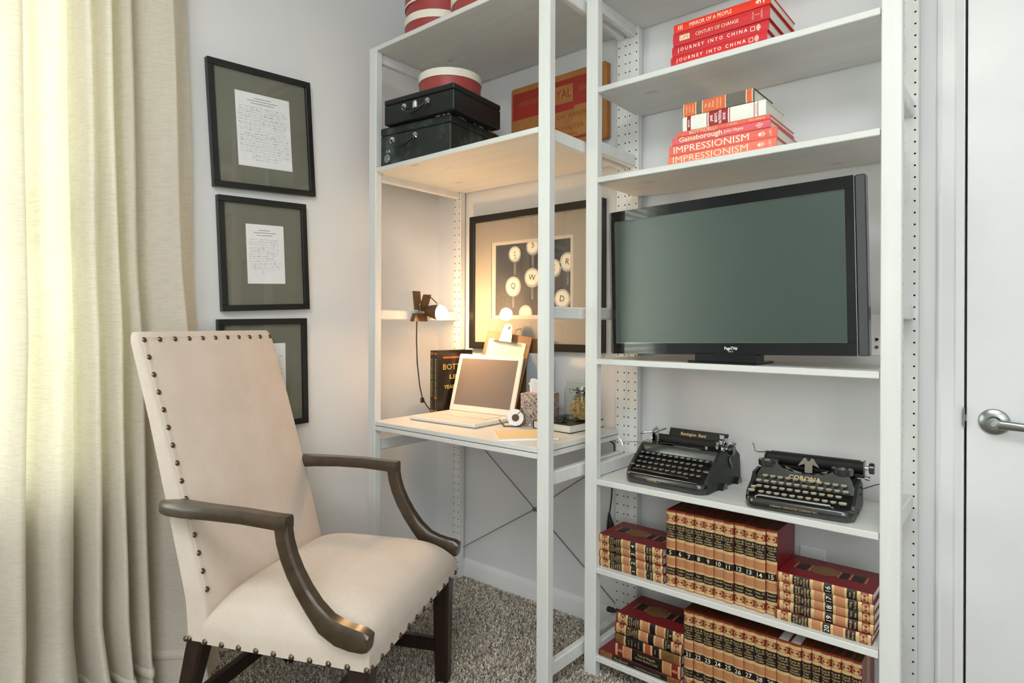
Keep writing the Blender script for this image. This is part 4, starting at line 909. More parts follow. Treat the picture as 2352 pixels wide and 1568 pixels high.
for i in range(34):
    a_, r_ = rg.uniform(0, 6.28), rg.uniform(0, .026); R_ = Euler((rg.uniform(0, 3), rg.uniform(0, 3), rg.uniform(0, 3))).to_matrix(); m.box(-.005, .005, -.002, .002, -.004, .004, R=R_, at=(r_*math.cos(a_), r_*math.sin(a_), rg.uniform(.007, .015)))
ob('black_clips', m, 'fblack', tn, stuff=True)
# tape dispenser
tp = thing('tape_dispenser', 'small tape roll on a brown metal dispenser right of the laptop', 'tape dispenser', (.540, -.235, ZD), math.radians(38))
ob('tape_roll', MB().lathe([(.014, -.0095), (.030, -.0095), (.0305, 0), (.030, .0095), (.014, .0095), (.014, -.0095)], 40, at=(0, 0, .034), axis='y'), 'tissue', tp)
MT['brz'] = mat('bronze_metal', '#5c4a34', .35, .6, var=.1)
ob('core', MB().lathe([(.0001, -.008), (.0135, -.008), (.0135, .008), (.0001, .008)], 24, at=(0, 0, .034), axis='y'), 'brz', tp)
P = [(-.062, .026), (-.050, .008), (-.040, .001), (.012, .001), (.030, .008), (.038, .026), (.034, .046), (.020, .058), (.006, .045)]
ob('bracket', MB().rings([[(x_, -.012, z_), (x_, .012, z_), (x_+.0012*nx_, .012, z_+.0016), (x_+.0012*nx_, -.012, z_+.0016)] for (x_, z_), nx_ in zip(P, (1, 1, 0, 0, -1, -1, -1, -1, -1))]), 'brz', tp)
# manila pad
MT['man'] = mat('manila_cover', '#efd3a0', .6, var=.04)
pd = thing('note_pad', 'manila covered note pad with white sheets at the front edge of the desk', 'note pad', (.556, -.382, ZD), math.radians(-41))
ob('sheets', B(0, .178, .0, .200, 0, .0055, bev=.0008), 'tissue', pd); ob('cover', B(.002, .166, .003, .196, .0057, .0066), 'man', pd)
# cords and plugs
def cord(label, pts, r=.0026, name='power_cord', m_='cordb', extra=None):
    t = thing(name, label, 'cord', pts[0]); P0 = Vector(pts[0]); P = [Vector(p)-P0 for p in pts]; Q = []
    for i in range(len(P)-1):
        p0, p1, p2, p3 = P[max(i-1, 0)], P[i], P[i+1], P[min(i+2, len(P)-1)]
        for k in range(6):
            s_ = k/6; Q.append(.5*((2*p1)+(p2-p0)*s_+(2*p0-5*p1+4*p2-p3)*s_*s_+(3*p1-p0-3*p2+p3)*s_**3))
    Q.append(P[-1]); ob('cable', MB().tube(Q, r, 8), m_, t); return t
t = cord('black cord with a moulded plug hanging down behind the left stack of encyclopedias', [(.80, -.020, .715), (.826, -.022, .712), (.838, -.024, .69), (.838, -.035, .60), (.834, -.035, .52), (.828, -.035, .47), (.824, -.035, .452)])
ob('plug', MB().rings([[(x_+r_*math.cos(t_), y_+r_*.8*math.sin(t_), z_) for t_ in [2*PI*j/12 for j in range(12)]] for x_, y_, z_, r_ in ((.024, -.015, -.262, .004), (.026, -.015, -.285, .009), (.029, -.015, -.300, .014), (.029, -.015, -.325, .015), (.027, -.015, -.338, .011))]), 'cordb', t)
t = cord('black plug and short cord at the left end of the lowest encyclopedia row', [(.842, -.045, .105), (.862, -.030, .106), (.900, -.035, .104), (.945, -.06, .096), (.985, -.08, .080)], .003); ob('plug', MB().rings([[(x_, r_*math.cos(t_), r_*.8*math.sin(t_)) for t_ in [2*PI*j/12 for j in range(12)]] for x_, r_ in ((-.018, .008), (-.014, .012), (.006, .011), (.02, .004))]), 'cordb', t)
def outlet(label, x, z, jack=False):
    t = thing('wall_plate', label, 'wall plate', (x, YB, z)); ob('plate', B(-.036, .036, -.0045, 0, -.058, .058, bev=.002), 'tissue', t)
    if jack:
        m = MB().cyl((-.012, -.0045, -.012), (-.012, -.014, -.012), .0045, n=10).cyl((-.012, -.0045, -.034), (-.012, -.014, -.034), .0045, n=10); ob('jack', m, 'chrome', t)
    else:
        m = MB()
        for zz_ in (-.02, .02): m.box(-.009, -.006, -.0052, -.0044, zz_-.006, zz_+.006).box(.006, .009, -.0052, -.0044, zz_-.006, zz_+.006)
        ob('slots', m, 'cordb', t)
outlet('white wall plate with cable jacks at the right edge of the television', 1.690, 1.118, True)
outlet('white wall outlet behind the encyclopedias, right of volume 15', 1.508, .415)

# ------------------------------------------------------------------ television
MT['tvb'] = mat('gloss_black_bezel', '#0a0d0f', .05, spec=.5, coat=0)
q = N('matte_glass_screen'); q.p.inputs['Base Color'].default_value = (.015, .040, .031, 1); q.p.inputs['Roughness'].default_value = .30; q.p.inputs['Specular IOR Level'].default_value = .62; q.p.inputs['Coat Weight'].default_value = 0; q.p.inputs['IOR'].default_value = 1.7; MT['tvs'] = q.m
MT['silv'] = mat('smoked_silver_trim', '#5c5f62', .22, .7, var=.03)
tv = thing('television', 'flat black television filling the shelf above the typewriters', 'television', (1.335, -.235, 1.0342), rot=None); tv.rotation_euler = (0, 0, 0)
tr_ = Matrix.Rotation(-math.radians(1.35), 4, 'Y')
def tvo(name, mb, mt, **k):
    mb.v = [tuple(tr_ @ Vector(v)) for v in mb.v]; return ob(name, mb, mt, tv, **k)
W2, z0, z1 = .366, .026, .482
tvo('back_shell', MB().box(-W2+.012, W2+.002, -.020, .020, z0+.004, z1-.004, bev=.006).box(-.22, .22, .02, .05, z0+.04, z1-.10, bev=.02), 'fblack')
zt = z1
tvo('bezel', MB().box(-W2+.012, W2-.018, -.036, -.020, z1-.034, z1, bev=.001).box(-W2+.012, W2-.018, -.036, -.020, z0, z0+.034, bev=.001).box(-W2+.012, -W2+.024, -.036, -.020, z0+.034, z1-.034).box(W2-.040, W2-.018, -.036, -.020, z0+.034, z1-.034), 'tvb', smooth=False)
tvo('screen', B(-W2+.024, W2-.040, -.0345, -.024, z0+.034, z1-.030), 'tvs')
tvo('inner_trim', MB().tube([(-W2+.024, -.0362, z0+.034), (-W2+.024, -.0362, z1-.034), (W2-.040, -.0362, z1-.034), (W2-.040, -.0362, z0+.034)], .0007, 4, closed=True).box(W2-.0184, W2-.0172, -.0366, -.02, z0, z1), 'chrome', smooth=False)
tvo('side_trim', B(-W2, -W2+.011, -.034, -.004, z0, z1, bev=.003), 'silv'); tvo('side_trim', B(W2-.017, W2+.008, -.034, -.004, z0, z1, bev=.003), 'silv')
m = MB().text('PageTVsi', .012, (.028, -.0364, z0+.017), (1, 0, 0), (0, 0, 1), width=.036, bold=.02).text('1080i HD', .004, (.028, -.0364, z0+.009), (1, 0, 0), (0, 0, 1), width=.014)
tvo('lettering', m, 'tissue', smooth=False)
ob('stand_neck', B(-.075, .105, -.050, .010, .006, .030, bev=.003), 'tvb', tv); ob('stand_base', B(-.098, .100, -.0475, .110, 0, .007, bev=.002), 'tvb', tv)

# ------------------------------------------------------------------ typewriters
MT['enam'] = mat('black_enamel', '#121716', .22, spec=.8, var=.1, coat=.8); MT['crink'] = mat('black_crinkle_enamel', '#222826', .42, var=.15, vs=60, bump=.4, bs=900)
MT['keyr'] = mat('nickel_key_ring', '#c3c4c0', .2, .9, var=.05); MT['keyd'] = mat('dark_key_face', '#565652', .3, var=.4, vs=90); MT['keyi'] = mat('ivory_key_face', '#d9d3ad', .4, var=.06); MT['keyo'] = mat('orange_key_face', '#c4654a', .4); MT['felt'] = mat('dark_mechanism', '#0c0a08', .7, var=.3)
def keymesh(face, r=.0078):
    m = MB().lathe([(.0001, -.0022), (r-.001, -.0020), (r, -.0006), (r, .0020), (r-.0009, .0028)], 16).lathe([(r-.0009, .0027), (r-.002, .0024), (.0001, .0026)], 16, mi=1).tube([(0, 0, -.001), (0, .002, -.012), (0, .020, -.018), (0, .045, -.020)], .0008, 4, mi=2)
    me = m.mesh('key'); me.materials.append(MT['keyr']); me.materials.append(MT[face]); me.materials.append(MT['felt']); return me
KD, KI, KO = keymesh('keyd'), keymesh('keyi', .0084), keymesh('keyo')
def base_rim(W, L, z0_, z1_, wd=.014, rr=.022):
    P = [(wd/2, L)]+[(wd/2+rr-rr*math.cos(t_), wd/2+rr-rr*math.sin(t_)) for t_ in [PI/2*k/6 for k in range(7)]]+[(W-wd/2-rr+rr*math.sin(t_), wd/2+rr-rr*math.cos(t_)) for t_ in [PI/2*k/6 for k in range(7)]]+[(W-wd/2, L)]
    R_ = []
    for i, p in enumerate(P):
        d = Vector((P[min(i+1, len(P)-1)][0]-P[max(i-1, 0)][0], P[min(i+1, len(P)-1)][1]-P[max(i-1, 0)][1])).normalized(); n_ = Vector((-d.y, d.x)); c_ = .004
        R_.append([(p[0]+n_.x*a_, p[1]+n_.y*a_, z_) for a_, z_ in ((-wd/2+c_, z0_), (-wd/2, z0_+c_), (-wd/2, z1_-c_), (-wd/2+c_, z1_), (wd/2-c_, z1_), (wd/2, z1_-c_), (wd/2, z0_+c_), (wd/2-c_, z0_))])
    return MB().rings(R_)
# -- the standard portable with wide paper table
r1 = thing('typewriter', 'black typewriter with a wide paper table lettered Remington Rand, left one', 'typewriter', (1.014, -.266, .6442), math.radians(-2.2), group='vintage typewriters')
W = .272; prof = [(.028, .004), (.024, .010), (.024, .032), (.030, .042), (.108, .104), (.118, .110), (.225, .110), (.262, .085), (.268, .010), (.262, .004)]
ob('side_plate', MB().prism(prof, 0, .010, 'x'), 'crink', r1, angle=25); ob('side_plate', MB().prism(prof, W-.010, W, 'x'), 'crink', r1, angle=25)
ob('base_rim', base_rim(W, .07, .004, .033), 'enam', r1, angle=50)
ob('space_bar', MB().tube([(.022, .024, .040), (.030, .020, .042), (W-.070, .020, .042), (W-.060, .024, .040)], .0042, 8), 'enam', r1)
ob('rail_strip', B(.020, W-.02, .000, .003, .0345, .0365), 'chrome', r1)
ob('key_well', MB().prism([(.014, .012), (.014, .026), (.106, .066), (.106, .012)], .010, W-.010, 'x'), 'felt', r1)
ob('hood', MB().rings([[(x_, .106, .066), (x_, .104, .070), (x_, .108, .100-.000), (x_, .116, .1115), (x_, .130, .113-d_), (x_, .205, .113-d_), (x_, .205, .060)] for x_, d_ in [(.010, 0), (.050, 0), (.064, .004), (.090, .007), (.136, .009), (.182, .007), (.208, .004), (.222, 0), (W-.010, 0)]]), 'enam', r1, angle=40)
for row, (n_, x0, y_, z_) in enumerate([(11, .034, .036, .050), (12, .026, .056, .061), (11, .022, .076, .072), (12, .014, .096, .083)]):
    for k in range(n_): ob('key', KD, None, r1, loc=(x0+.0205*k, y_, z_))
ob('shift_key', KD, None, r1, loc=(.012, .040, .053)); ob('shift_key', KO, None, r1, loc=(W-.016, .058, .060), label='orange red round key')
ob('platen', MB().cyl((.030, .165, .122), (W-.006, .165, .122), .0155, n=28), 'felt', r1)
ob('platen_knob', MB().lathe([(.0001, 0), (.014, 0), (.017, .003), (.017, .013), (.013, .016), (.0001, .016)], 22, axis='x', at=(W+.006, .165, .116)), 'enam', r1)
ob('knob_shaft', MB().cyl((W-.008, .165, .116), (W+.008, .165, .116), .006, n=12).cyl((W+.004, .185, .132), (W+.020, .185, .132), .004, n=10), 'chrome', r1)
ob('carriage_rail', B(.020, W-.004, .142, .205, .1085, .1135, bev=.002), 'enam', r1)
ob('paper_table', MB().rings([[(x_, .176, .112), (x_, .172, .113), (x_, .192, .1575), (x_, .196, .1565)] for x_ in (.064, W-.008)]), 'fblack', r1, angle=20)
up_ = Vector((0, .020, .0445)).normalized()
m = MB().text('Remington  Rand', .0145, (.150, .1835, .1415), (1, 0, 0), up_, width=.086, bold=.02)
m.v = [(x_, y_-.0012, z_+.0005) for x_, y_, z_ in m.v]
ob('lettering', m, 'gold', r1, smooth=False)
ob('lettering', MB().text('MODEL 1', .0085, (.108, -.0004, .0195), (1, 0, 0), (0, 0, 1), width=.042, bold=.02), 'gold', r1, smooth=False)
ob('carriage_end', MB().prism([(.146, .110), (.146, .132), (.158, .150), (.180, .158), (.190, .140), (.190, .110)], .018, .022, 'x').prism([(.146, .110), (.146, .132), (.158, .142), (.186, .148), (.190, .110)], W-.012, W-.006, 'x'), 'chrome', r1)
ob('carriage_arm', MB().tube([(.060, .170, .156), (.024, .160, .142), (-.012, .140, .137)], .0030, 8).sphere((-.014, .140, .137), .0055, 10, 6), 'steel', r1)
ob('return_lever', MB().tube([(.018, .130, .122), (-.002, .118, .112), (-.030, .112, .108), (-.075, .108, .103)], .0020, 6).tube([(-.088, .106, .120), (-.082, .107, .112), (-.075, .108, .103), (-.070, .110, .088)], .0024, 6), 'chrome', r1)
m = MB()
for k in range(5): m.cyl((.050, .128, .116+.006*k), (.050, .134, .118+.006*k), .0042, n=10)
for x_, z_ in ((.222, .114), (W-.016, .120), (W-.014, .132), (W-.004, .136)): m.cyl((x_, .126, z_), (x_, .126, z_+.008), .0042, n=10).cyl((x_, .126, z_+.008), (x_, .126, z_+.010), .0062, n=12)
m.cyl((W-.012, .0985, .080), (W-.012, .0955, .082), .004, n=8)
ob('carriage_fittings', m, 'chrome', r1)
ob('bail_finger', B(W-.028, W-.012, .168, .172, .142, .158, bev=.003, R=Matrix.Rotation(0, 3, 'X')), 'chrome', r1)
ob('side_lever', MB().prism([(.170, .085), (.184, .060), (.192, .052), (.196, .058), (.190, .072), (.178, .092)], W, W+.003, 'x').cyl((W, .187, .060), (W+.005, .187, .060), .005, n=10), 'enam', r1)
for x_, y_ in ((W+.004, .125), (W+.004, .235)): ob('foot', MB().prism([(y_-.020, 0), (y_+.018, 0), (y_+.008, .018), (y_-.006, .018)], W-.008, W+.012, 'x'), 'enam', r1)
# -- the folding portable with arched front plate
r2 = thing('typewriter', 'black typewriter with ivory keys and an arched front lettered CORONA, right one', 'typewriter', (1.408, -.297, .6442), math.radians(4.5), group='vintage typewriters')
W = .268
pr2 = [(.028, .004), (.024, .010), (.024, .030), (.030, .040), (.075, .060), (.098, .082), (.150, .086), (.190, .066), (.200, .010), (.192, .004)]
ob('side_plate', MB().prism(pr2, 0, .008, 'x'), 'crink', r2, angle=25); ob('side_plate', MB().prism(pr2, W-.008, W, 'x'), 'crink', r2, angle=25)
ob('base_rim', base_rim(W, .06, .004, .031), 'enam', r2, angle=50)
ob('space_bar', MB().tube([(.028, .022, .030), (.040, .014, .036), (W-.060, .014, .036), (W-.050, .022, .030)], .0038, 8), 'chrome', r2)
ob('key_well', MB().prism([(.012, .010), (.012, .024), (.096, .052), (.096, .010)], .008, W-.008, 'x'), 'felt', r2)
xs = [W*k/48 for k in range(49)]; cxp = .130
def topz(x_):
    e_ = min(1, max(0, x_/.050))*min(1, max(0, (W-x_)/.050)); hump = .040+.078*math.sin(e_*PI/2)**.8
    d_ = abs(x_-.137)/.076
    if d_ < 1: hump = min(hump, .0875+.031*(1-math.sqrt(1-min(1, d_*d_))))
    return hump
m = MB()
fr = [[(x_, .092, .044), (x_, .094+.30*(topz(x_)-.044), topz(x_)), (x_, .100+.30*(topz(x_)-.044), topz(x_)-.001), (x_, .100, .044)] for x_ in xs]
m.rings(fr); ob('front_plate', m, 'enam', r2, angle=40)
mpc = lambda p: (p[0], .0915+.30*(p[2]-.044), p[2])
ob('lettering', MB().text('CORONA', .0150, (.137, 0, .0785), (1, 0, 0), (0, 0, 1), mapf=mpc, width=.082, bold=.02).text('1912', .0042, (.137, 0, .0690), (1, 0, 0), (0, 0, 1), mapf=mpc, width=.016), 'gold', r2, smooth=False)
ob('lettering', MB().text('CORONA TYPEWRITER COMPANY INC.', .0065, (.128, -.0004, .0165), (1, 0, 0), (0, 0, 1), width=.118, bold=.01), 'gold', r2, smooth=False)
for n_, x0, y_, z_ in [(10, .040, .030, .042), (11, .030, .049, .053), (12, .024, .068, .064), (11, .037, .087, .075)]:
    for k in range(n_): ob('key', KI, None, r2, loc=(x0+.0198*k, y_, z_))
for x_, y_, z_, s_ in ((.014, .030, .043, 1.25), (.016, .044, .050, 1.0), (.240, .030, .042, 1.3)):
    o = ob('shift_key', KI, None, r2, loc=(x_, y_, z_)); o.scale = (s_, s_, 1)
m = MB()
for k in range(27):
    a_ = PI*(.06+.88*k/26); m.tube([(.137+.056*math.cos(a_), .122, .078+.030-.034*math.sin(a_)), (.137+.016*math.cos(a_), .136, .086-.004*math.sin(a_))], .0011, 4)
ob('type_bars', m, 'chrome', r2)
ob('type_guide', MB().prism([(-.009, -.040), (.009, -.040), (.010, .004), (.028, -.004), (.012, .020), (.006, .020), (.003, .012), (-.003, .012), (-.006, .020), (-.012, .020), (-.028, -.004), (-.010, .004)], .1275, .1290, 'y').box(-.002, .002, .1265, .128, -.030, -.010), 'chrome', r2, loc=(.142, 0, .110))
for x_ in (.036, .226):
    s2_ = ob('ribbon_spool_cover', MB().lathe([(.027, .100), (.028, .114), (.026, .117), (.010, .118), (.0001, .118)], 28, at=(0, 0, 0)), 'enam', r2, loc=(x_, .130, -.002))
    m = MB()
    for k in range(4): a_ = PI/4+PI/2*k; m.cyl((.016*math.cos(a_), .016*math.sin(a_), .1176), (.016*math.cos(a_), .016*math.sin(a_), .1186), .0048, n=12)
    ob('cover_openings', m, 'felt', s2_)
    ob('spool_drum', MB().cyl((0, 0, .078), (0, 0, .101), .021, n=24), 'felt', r2, loc=(x_, .130, 0))
ob('platen', MB().cyl((.022, .180, .112), (W+.006, .180, .112), .0165, n=28), 'felt', r2)
ob('paper_table', MB().rings([[(x_, .185, .118), (x_, .183, .121), (x_, .198, .128), (x_, .202, .124)] for x_ in (.028, W-.006)]), 'enam', r2)
ob('carriage_rail', B(.018, W+.008, .164, .196, .086, .096, bev=.002), 'enam', r2); ob('body', B(.010, W-.010, .105, .190, .020, .084, bev=.006), 'felt', r2)
ob('platen_knob', MB().lathe([(.0001, 0), (.013, 0), (.0155, .002), (.0155, .011), (.013, .0135), (.0001, .0135)], 22, axis='x', at=(W+.016, .180, .112)), 'enam', r2)
ob('carriage_end', MB().prism([(.165, .088), (.160, .120), (.172, .134), (.196, .130), (.200, .088)], W+.004, W+.008, 'x').prism([(.165, .088), (.160, .118), (.172, .130), (.196, .128), (.200, .088)], .016, .020, 'x').cyl((W+.006, .180, .112), (W+.018, .180, .112), .006, n=12).cyl((W+.008, .165, .088), (W+.020, .165, .086), .006, n=10), 'chrome', r2)
ob('return_lever', MB().tube([(.020, .176, .126), (-.002, .170, .124), (-.012, .168, .126), (-.014, .168, .140), (-.018, .166, .150)], .0016, 6), 'steel', r2)
m = MB()
for y_, z_ in ((.120, .070), (.135, .078), (.150, .066), (.130, .050), (.155, .045), (.165, .060), (.080, .020), (.085, .010)): m.cyl((W, y_, z_), (W+.0012, y_, z_), .0028, n=10)
ob('side_screws', m, 'felt', r2)
ob('carriage_cord', MB().tube([(W, .170, .055), (W+.03, .195, .066), (W+.062, .215, .074)], .0014, 6), 'cordb', r2)

# ------------------------------------------------------------------ upholstered armchair (local: x forward, y to the sitter's left, z up)
chr_ = thing('armchair', 'tall backed beige linen armchair with dark wooden arms and brass nailheads', 'armchair', (.7145, -.86, 0), math.atan2(.436, .9))
# seat
NU, NV = 34, 34
def seat_half(u): return .301+(.283-.301)*(-u/.52)
def seat_top(a_, b_): return .385+.092*((1-abs(a_)**5)*(1-abs(b_)**5))**.55
rg_ = []
m = MB(); G = []
for i in range(NU+1):
    a_ = -1+2*i/NU; row = []
    for j in range(NV+1):
        b_ = -1+2*j/NV; u = -.26+.26*math.sin(a_*PI/2); u = -.233+.235*(abs(a_)**.6)*(1 if a_ > 0 else -1); l = seat_half(u)*(abs(b_)**.6)*(1 if b_ > 0 else -1)
        row.append((u, l, seat_top(abs(a_)**.6, abs(b_)**.6)-.006*(u+.26)))
    G.append(row)
vs = [p for r_ in G for p in r_]; n1 = NV+1
fs = [(i*n1+j, (i+1)*n1+j, (i+1)*n1+j+1, i*n1+j+1) for i in range(NU) for j in range(NV)]; m.add(vs, fs)
per = [G[0][j] for j in range(n1)]+[G[i][-1] for i in range(1, NU+1)]+[G[-1][j] for j in range(NV-1, -1, -1)]+[G[i][0] for i in range(NU-1, 0, -1)]
def side_pt(p, z): return (p[0], p[1], z)
zs = [.372, .350, .337]
m.rings([[p for p in per]]+[[(p[0]*1.002, p[1]*1.004, z_) for p in per] for z_ in zs], True, False)
m.add([(p[0], p[1], .337) for p in per], [tuple(range(len(per)))])
sm_ = m.mesh('seat', True, 75); sm_.materials.append(MT['linen'])
bm = bmesh.new(); bm.from_mesh(sm_); bmesh.ops.remove_doubles(bm, verts=bm.verts, dist=.0004); bm.to_mesh(sm_); bm.free()
ob('seat', sm_, None, chr_)
# back
def backline(z):        # front face u at height z
    return np.interp(z, [.335, .43, .657, .90, 1.121], [-.455, -.468, -.530, -.603, -.677])
def backthick(z): return np.interp(z, [.335, .66, 1.121], [.066, .056, .034])
def backhalf(z): return np.interp(z, [.335, .45, 1.121], [.281, .276, .282])
rg_ = []
for z in list(np.linspace(.337, 1.095, 16))+[1.108, 1.117, 1.121]:
    f_ = 0 if z < 1.1 else {1.108: .004, 1.117: .009, 1.121: .016}[z]
    uf, tk, hw = backline(z), backthick(z), backhalf(z)-f_*.6; row = []
    c_ = .008
    pts = [(uf+.006*0-c_, -hw), (uf-.002, -hw+.004), (uf, -hw+.012)]+[(uf+.010*math.sin(PI*s_)*(.7 if z < 1.09 else .2), -hw+.012+(2*hw-.024)*s_) for s_ in (.15, .3, .5, .7, .85)]+[(uf, hw-.012), (uf-.002, hw-.004), (uf-c_, hw), (uf-tk+c_, hw), (uf-tk, hw-.010), (uf-tk, -hw+.010), (uf-tk+c_, -hw)]
    rg_.append([(u_-(0 if i_ < 11 else 0)-(f_*.5 if i_ < 11 else -f_*.5), l_, z) for i_, (u_, l_) in enumerate(pts)])
ob('back', MB().rings(rg_), 'linen', chr_, angle=50)
# gimp strips carrying the nails
for s_ in (-1,):
    m = MB(); R_ = []
    for z in np.linspace(.46, 1.104, 14):
        l_ = s_*(backhalf(z)-.016); u_ = backline(z)+.0022; R_.append([(u_-.002, l_-.007, z), (u_, l_-.005, z), (u_, l_+.005, z), (u_-.002, l_+.007, z)])
    ob('trim_strip', m.rings(R_), 'welt', chr_)
R_ = []
for l_ in np.linspace(-.272, .272, 12): R_.append([(backline(1.098)-.0005, l_, 1.092), (backline(1.1)+.0015, l_, 1.094), (backline(1.106)+.0010, l_, 1.106), (backline(1.108)-.002, l_, 1.109)])
ob('trim_strip', MB().rings(R_), 'welt', chr_)
nm_ = MB().lathe([(.0001, .0056), (.0034, .0049), (.0062, .0026), (.0077, 0), (.0001, -.0005)], 12).mesh('nailhead'); nm_.materials.append(MT['nail'])
def nail(p, d):
    o = ob('nailhead', nm_, None, chr_, loc=p); o.rotation_euler = Vector(d).to_track_quat('Z', 'Y').to_euler(); return o
for s_ in (-1,):
    for k in range(15):
        z = 1.100-.0455*k
        if z > .455 and not (s_ > 0 and k == 0): nail((backline(z)+.002, s_*(backhalf(z)-.016), z), (1, 0, .3))
for k in range(1, 11): nail((backline(1.1)+.001, -.266+.0532*k, 1.100), (1, 0, .3))
for s_ in (-1, 1):
    for k in range(11):
        u = -.004-.0505*k; nail((u, s_*(seat_half(u)*1.004+.0005 if u > -.47 else .2825), .343), (0, s_, 0))
    nail((-.518, s_*.2835, .342), (0, s_, 0))
for k in range(12): nail((.0025, -.290+.0527*k, .343), (1, 0, 0))
# legs
def leg(pts, label=None):
    R_ = []
    for (u, l, z, h) in pts: c_ = h*.28; R_.append([(u-h, l-h+c_, z), (u-h+c_, l-h, z), (u+h-c_, l-h, z), (u+h, l-h+c_, z), (u+h, l+h-c_, z), (u+h-c_, l+h, z), (u-h+c_, l+h, z), (u-h, l+h-c_, z)])
    ob('leg', MB().rings(R_), 'legwood', chr_, angle=30)
for s_ in (-1, 1):
    leg([(-.030, s_*.268, .0, .0215), (-.030, s_*.268, .02, .0215), (-.032, s_*.270, .338, .0275)])
    leg([(-.575, s_*.250, .0, .019), (-.545, s_*.254, .15, .021), (-.496, s_*.256, .338, .026)])
    ob('side_stretcher', B(-.545, -.045, s_*.262-.011, s_*.262+.011, .100, .142, bev=.003), 'legwood', chr_)
ob('cross_stretcher', B(-.225, -.195, -.252, .252, .101, .141, bev=.003), 'legwood', chr_)
ob('rear_stretcher', B(-.560, -.535, -.24, .24, .125, .165, bev=.003), 'legwood', chr_)
# arms: horizontal rest + swept support as one bent wooden piece each
def sweep_arm(s_):
    path = [(-.600, .668, .262, .016), (-.585, .672, .270, .017), (-.555, .675, .284, .018), (-.50, .676, .296, .017), (-.42, .677, .303, .016), (-.33, .676, .306, .016), (-.250, .671, .307, .0165), (-.205, .668, .307, .018)]
    rest = []
    for i, (u, z, l, h) in enumerate(path):
        d = (Vector((path[min(i+1, len(path)-1)][0], path[min(i+1, len(path)-1)][2]*s_))-Vector((path[max(i-1, 0)][0], path[max(i-1, 0)][2]*s_))).normalized()
        nrm = Vector((-d.y, d.x)); wv_ = (.016, .024, .027, .026, .022, .020, .019, .018)[i]
        ring = []
        for a_, b_ in ((-1, -.6), (-.8, -1), (.8, -1), (1, -.6), (1, .55), (.75, 1), (-.75, 1), (-1, .55)): ring.append((u+nrm.x*wv_*a_, l*s_+nrm.y*wv_*a_, z+h*b_))
        rest.append(ring)
    ob('arm_rest', MB().rings(rest), 'walnut', chr_, angle=40)
    sp_ = [(-.222, .660, .0185), (-.216, .625, .0185), (-.205, .590, .0185), (-.188, .553, .0190), (-.165, .515, .0195), (-.137, .478, .0205), (-.104, .443, .0250), (-.068, .425, .0275), (-.035, .418, .0270), (-.006, .415, .0250), (.008, .413, .019)]
    R_ = []
    for i, (u, z, h) in enumerate(sp_):
        a0, a1 = sp_[max(i-1, 0)], sp_[min(i+1, len(sp_)-1)]; d = Vector((a1[0]-a0[0], a1[1]-a0[1])).normalized(); n_ = Vector((-d.y, d.x))
        hw = .0165+.002*i/10; lc = s_*(.3065+.002*(i/10)); R_.append([(u+n_.x*h*b_, lc+hw*a_, z+n_.y*h*b_) for a_, b_ in ((-1, -.7), (-.7, -1), (.7, -1), (1, -.7), (1, .7), (.7, 1), (-.7, 1), (-1, .7))])
    ob('arm_support', MB().rings(R_), 'walnut', chr_, angle=40)
sweep_arm(-1); sweep_arm(1)

# ------------------------------------------------------------------ linen curtain
CP = [(-1.648, -.100), (-1.652, -.070), (-1.640, -.040), (-1.622, -.008), (-1.603, .006), (-1.588, -.006), (-1.584, -.040), (-1.592, -.072), (-1.580, -.088), (-1.560, -.070), (-1.545, -.035), (-1.522, -.012), (-1.500, -.016), (-1.484, -.030), (-1.474, -.052), (-1.479, -.080), (-1.468, -.092), (-1.456, -.070), (-1.452, -.025), (-1.442, .006),
      (-1.428, .002), (-1.421, -.030), (-1.415, -.055), (-1.405, -.040), (-1.396, .000), (-1.384, .016), (-1.374, .004), (-1.372, -.030), (-1.380, -.065), (-1.374, -.092), (-1.358, -.090), (-1.348, -.050), (-1.340, -.012), (-1.326, .004), (-1.314, -.012), (-1.312, -.045), (-1.318, -.072), (-1.306, -.085), (-1.290, -.066), (-1.272, -.040), (-1.246, -.020), (-1.220, -.004), (-1.202, .008), (-1.194, -.006),
      (-1.186, -.030), (-1.172, -.052), (-1.160, -.072), (-1.146, -.088), (-1.130, -.098), (-1.112, -.108)]
def crom(P, n_):
    out = []
    for i in range(len(P)-1):
        p0, p1, p2, p3 = [Vector(P[max(0, min(len(P)-1, i+k))]) for k in (-1, 0, 1, 2)]
        for k in range(n_):
            s_ = k/n_; out.append(.5*((2*p1)+(p2-p0)*s_+(2*p0-5*p1+4*p2-p3)*s_*s_+(3*p1-p0-3*p2+p3)*s_**3))
    out.append(Vector(P[-1])); return out
base = crom(CP, 5)
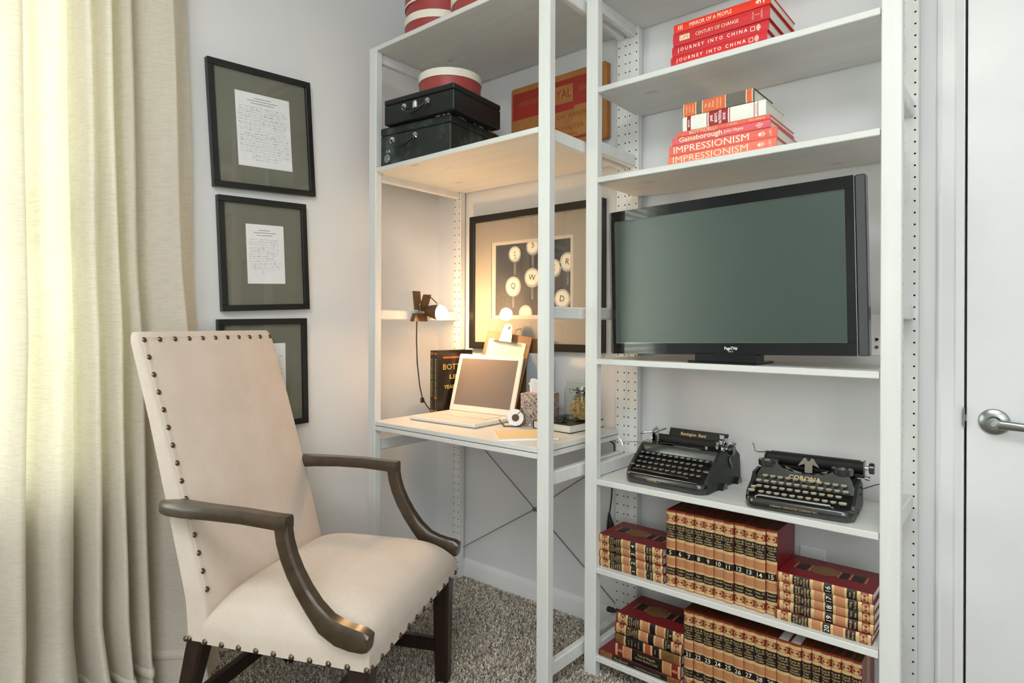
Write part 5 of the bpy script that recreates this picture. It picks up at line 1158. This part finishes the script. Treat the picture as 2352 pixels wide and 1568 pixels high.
def curtain_pt(i, z):
    y_, x_ = base[i]; low = max(0, (1.3-z)/1.3)
    fr_ = (y_+1.15)/-.9
    yy = y_+.045*(z-1.1)/1.3*(-1 if z > 1.1 else .3)*(1-min(1, fr_))
    yy += .055*low*max(0, 1-2.2*fr_)
    xx = x_*(1+.9*low)+.034*low+.006*math.sin(y_*37+z*2.1)+.010*low*math.sin(y_*23+z*5)+.004*math.sin(y_*61-z*7)
    if z < .30: k_ = (.30-z)/.30; xx += .075*k_**1.5*(1+.5*math.sin(y_*16+1)); yy += .02*k_*math.sin(y_*21)
    return (max(xx, -.132 if i < len(base)-1 else -.13), yy, z+(.006*math.sin(y_*30) if z < .05 else 0))
ct = thing('curtain', 'floor length oatmeal linen curtain hanging over the window at the left', 'curtain', (0, 0, 0))
zs = [2.50-.035*k for k in range(70)]+[.060, .045, .032, .022, .014]
zs = [z for z in zs if z > .06]+[.05, .036, .024, .014]
m = MB(); m.rings([[curtain_pt(i, z) for i in range(len(base))] for z in zs], closed=False, cap=False)
ob('drape', m.mesh('drape', True, 80, False), None, ct).data.materials.append(MT['curtain'])
def off(i, z, d):
    a0, a1 = Vector(curtain_pt(max(i-1, 0), z)), Vector(curtain_pt(min(i+1, len(base)-1), z)); t_ = a1-a0; n_ = Vector((t_.y, -t_.x, 0)).normalized(); p = Vector(curtain_pt(i, z)); return p+n_*d
m = MB(); m.rings([[off(i, z+.01*math.sin(base[i][0]*9), d) for i in range(0, len(base))] for z, d in ((.136, .0005), (.131, .0042), (.122, .0052), (.113, .0042), (.108, .0005))], closed=False, cap=False)
ob('hem', m, 'curtain', ct, angle=80)
rod = thing('curtain_rod', 'dark metal curtain rod above the window holding the linen curtain', 'curtain rod', (-.05, -2.1, 2.53))
ob('pole', MB().cyl((0, -1.05, 0), (0, 1.05, 0), .011, n=16), 'fblack', rod)
m = MB()
for y_ in (-.85, .85): m.box(-.094, .0, y_-.006, y_+.006, -.006, .006)
ob('bracket', m, 'fblack', rod); ob('finial', MB().sphere((0, 1.06, 0), .022, 16, 10), 'fblack', rod)
for k in range(12): ob('ring', MB().tube([(.018*math.cos(2*PI*j/16), .0, -.004+.018*math.sin(2*PI*j/16)) for j in range(16)], .002, 5, closed=True), 'fblack', rod, loc=(0, -.88+.16*k, 0))
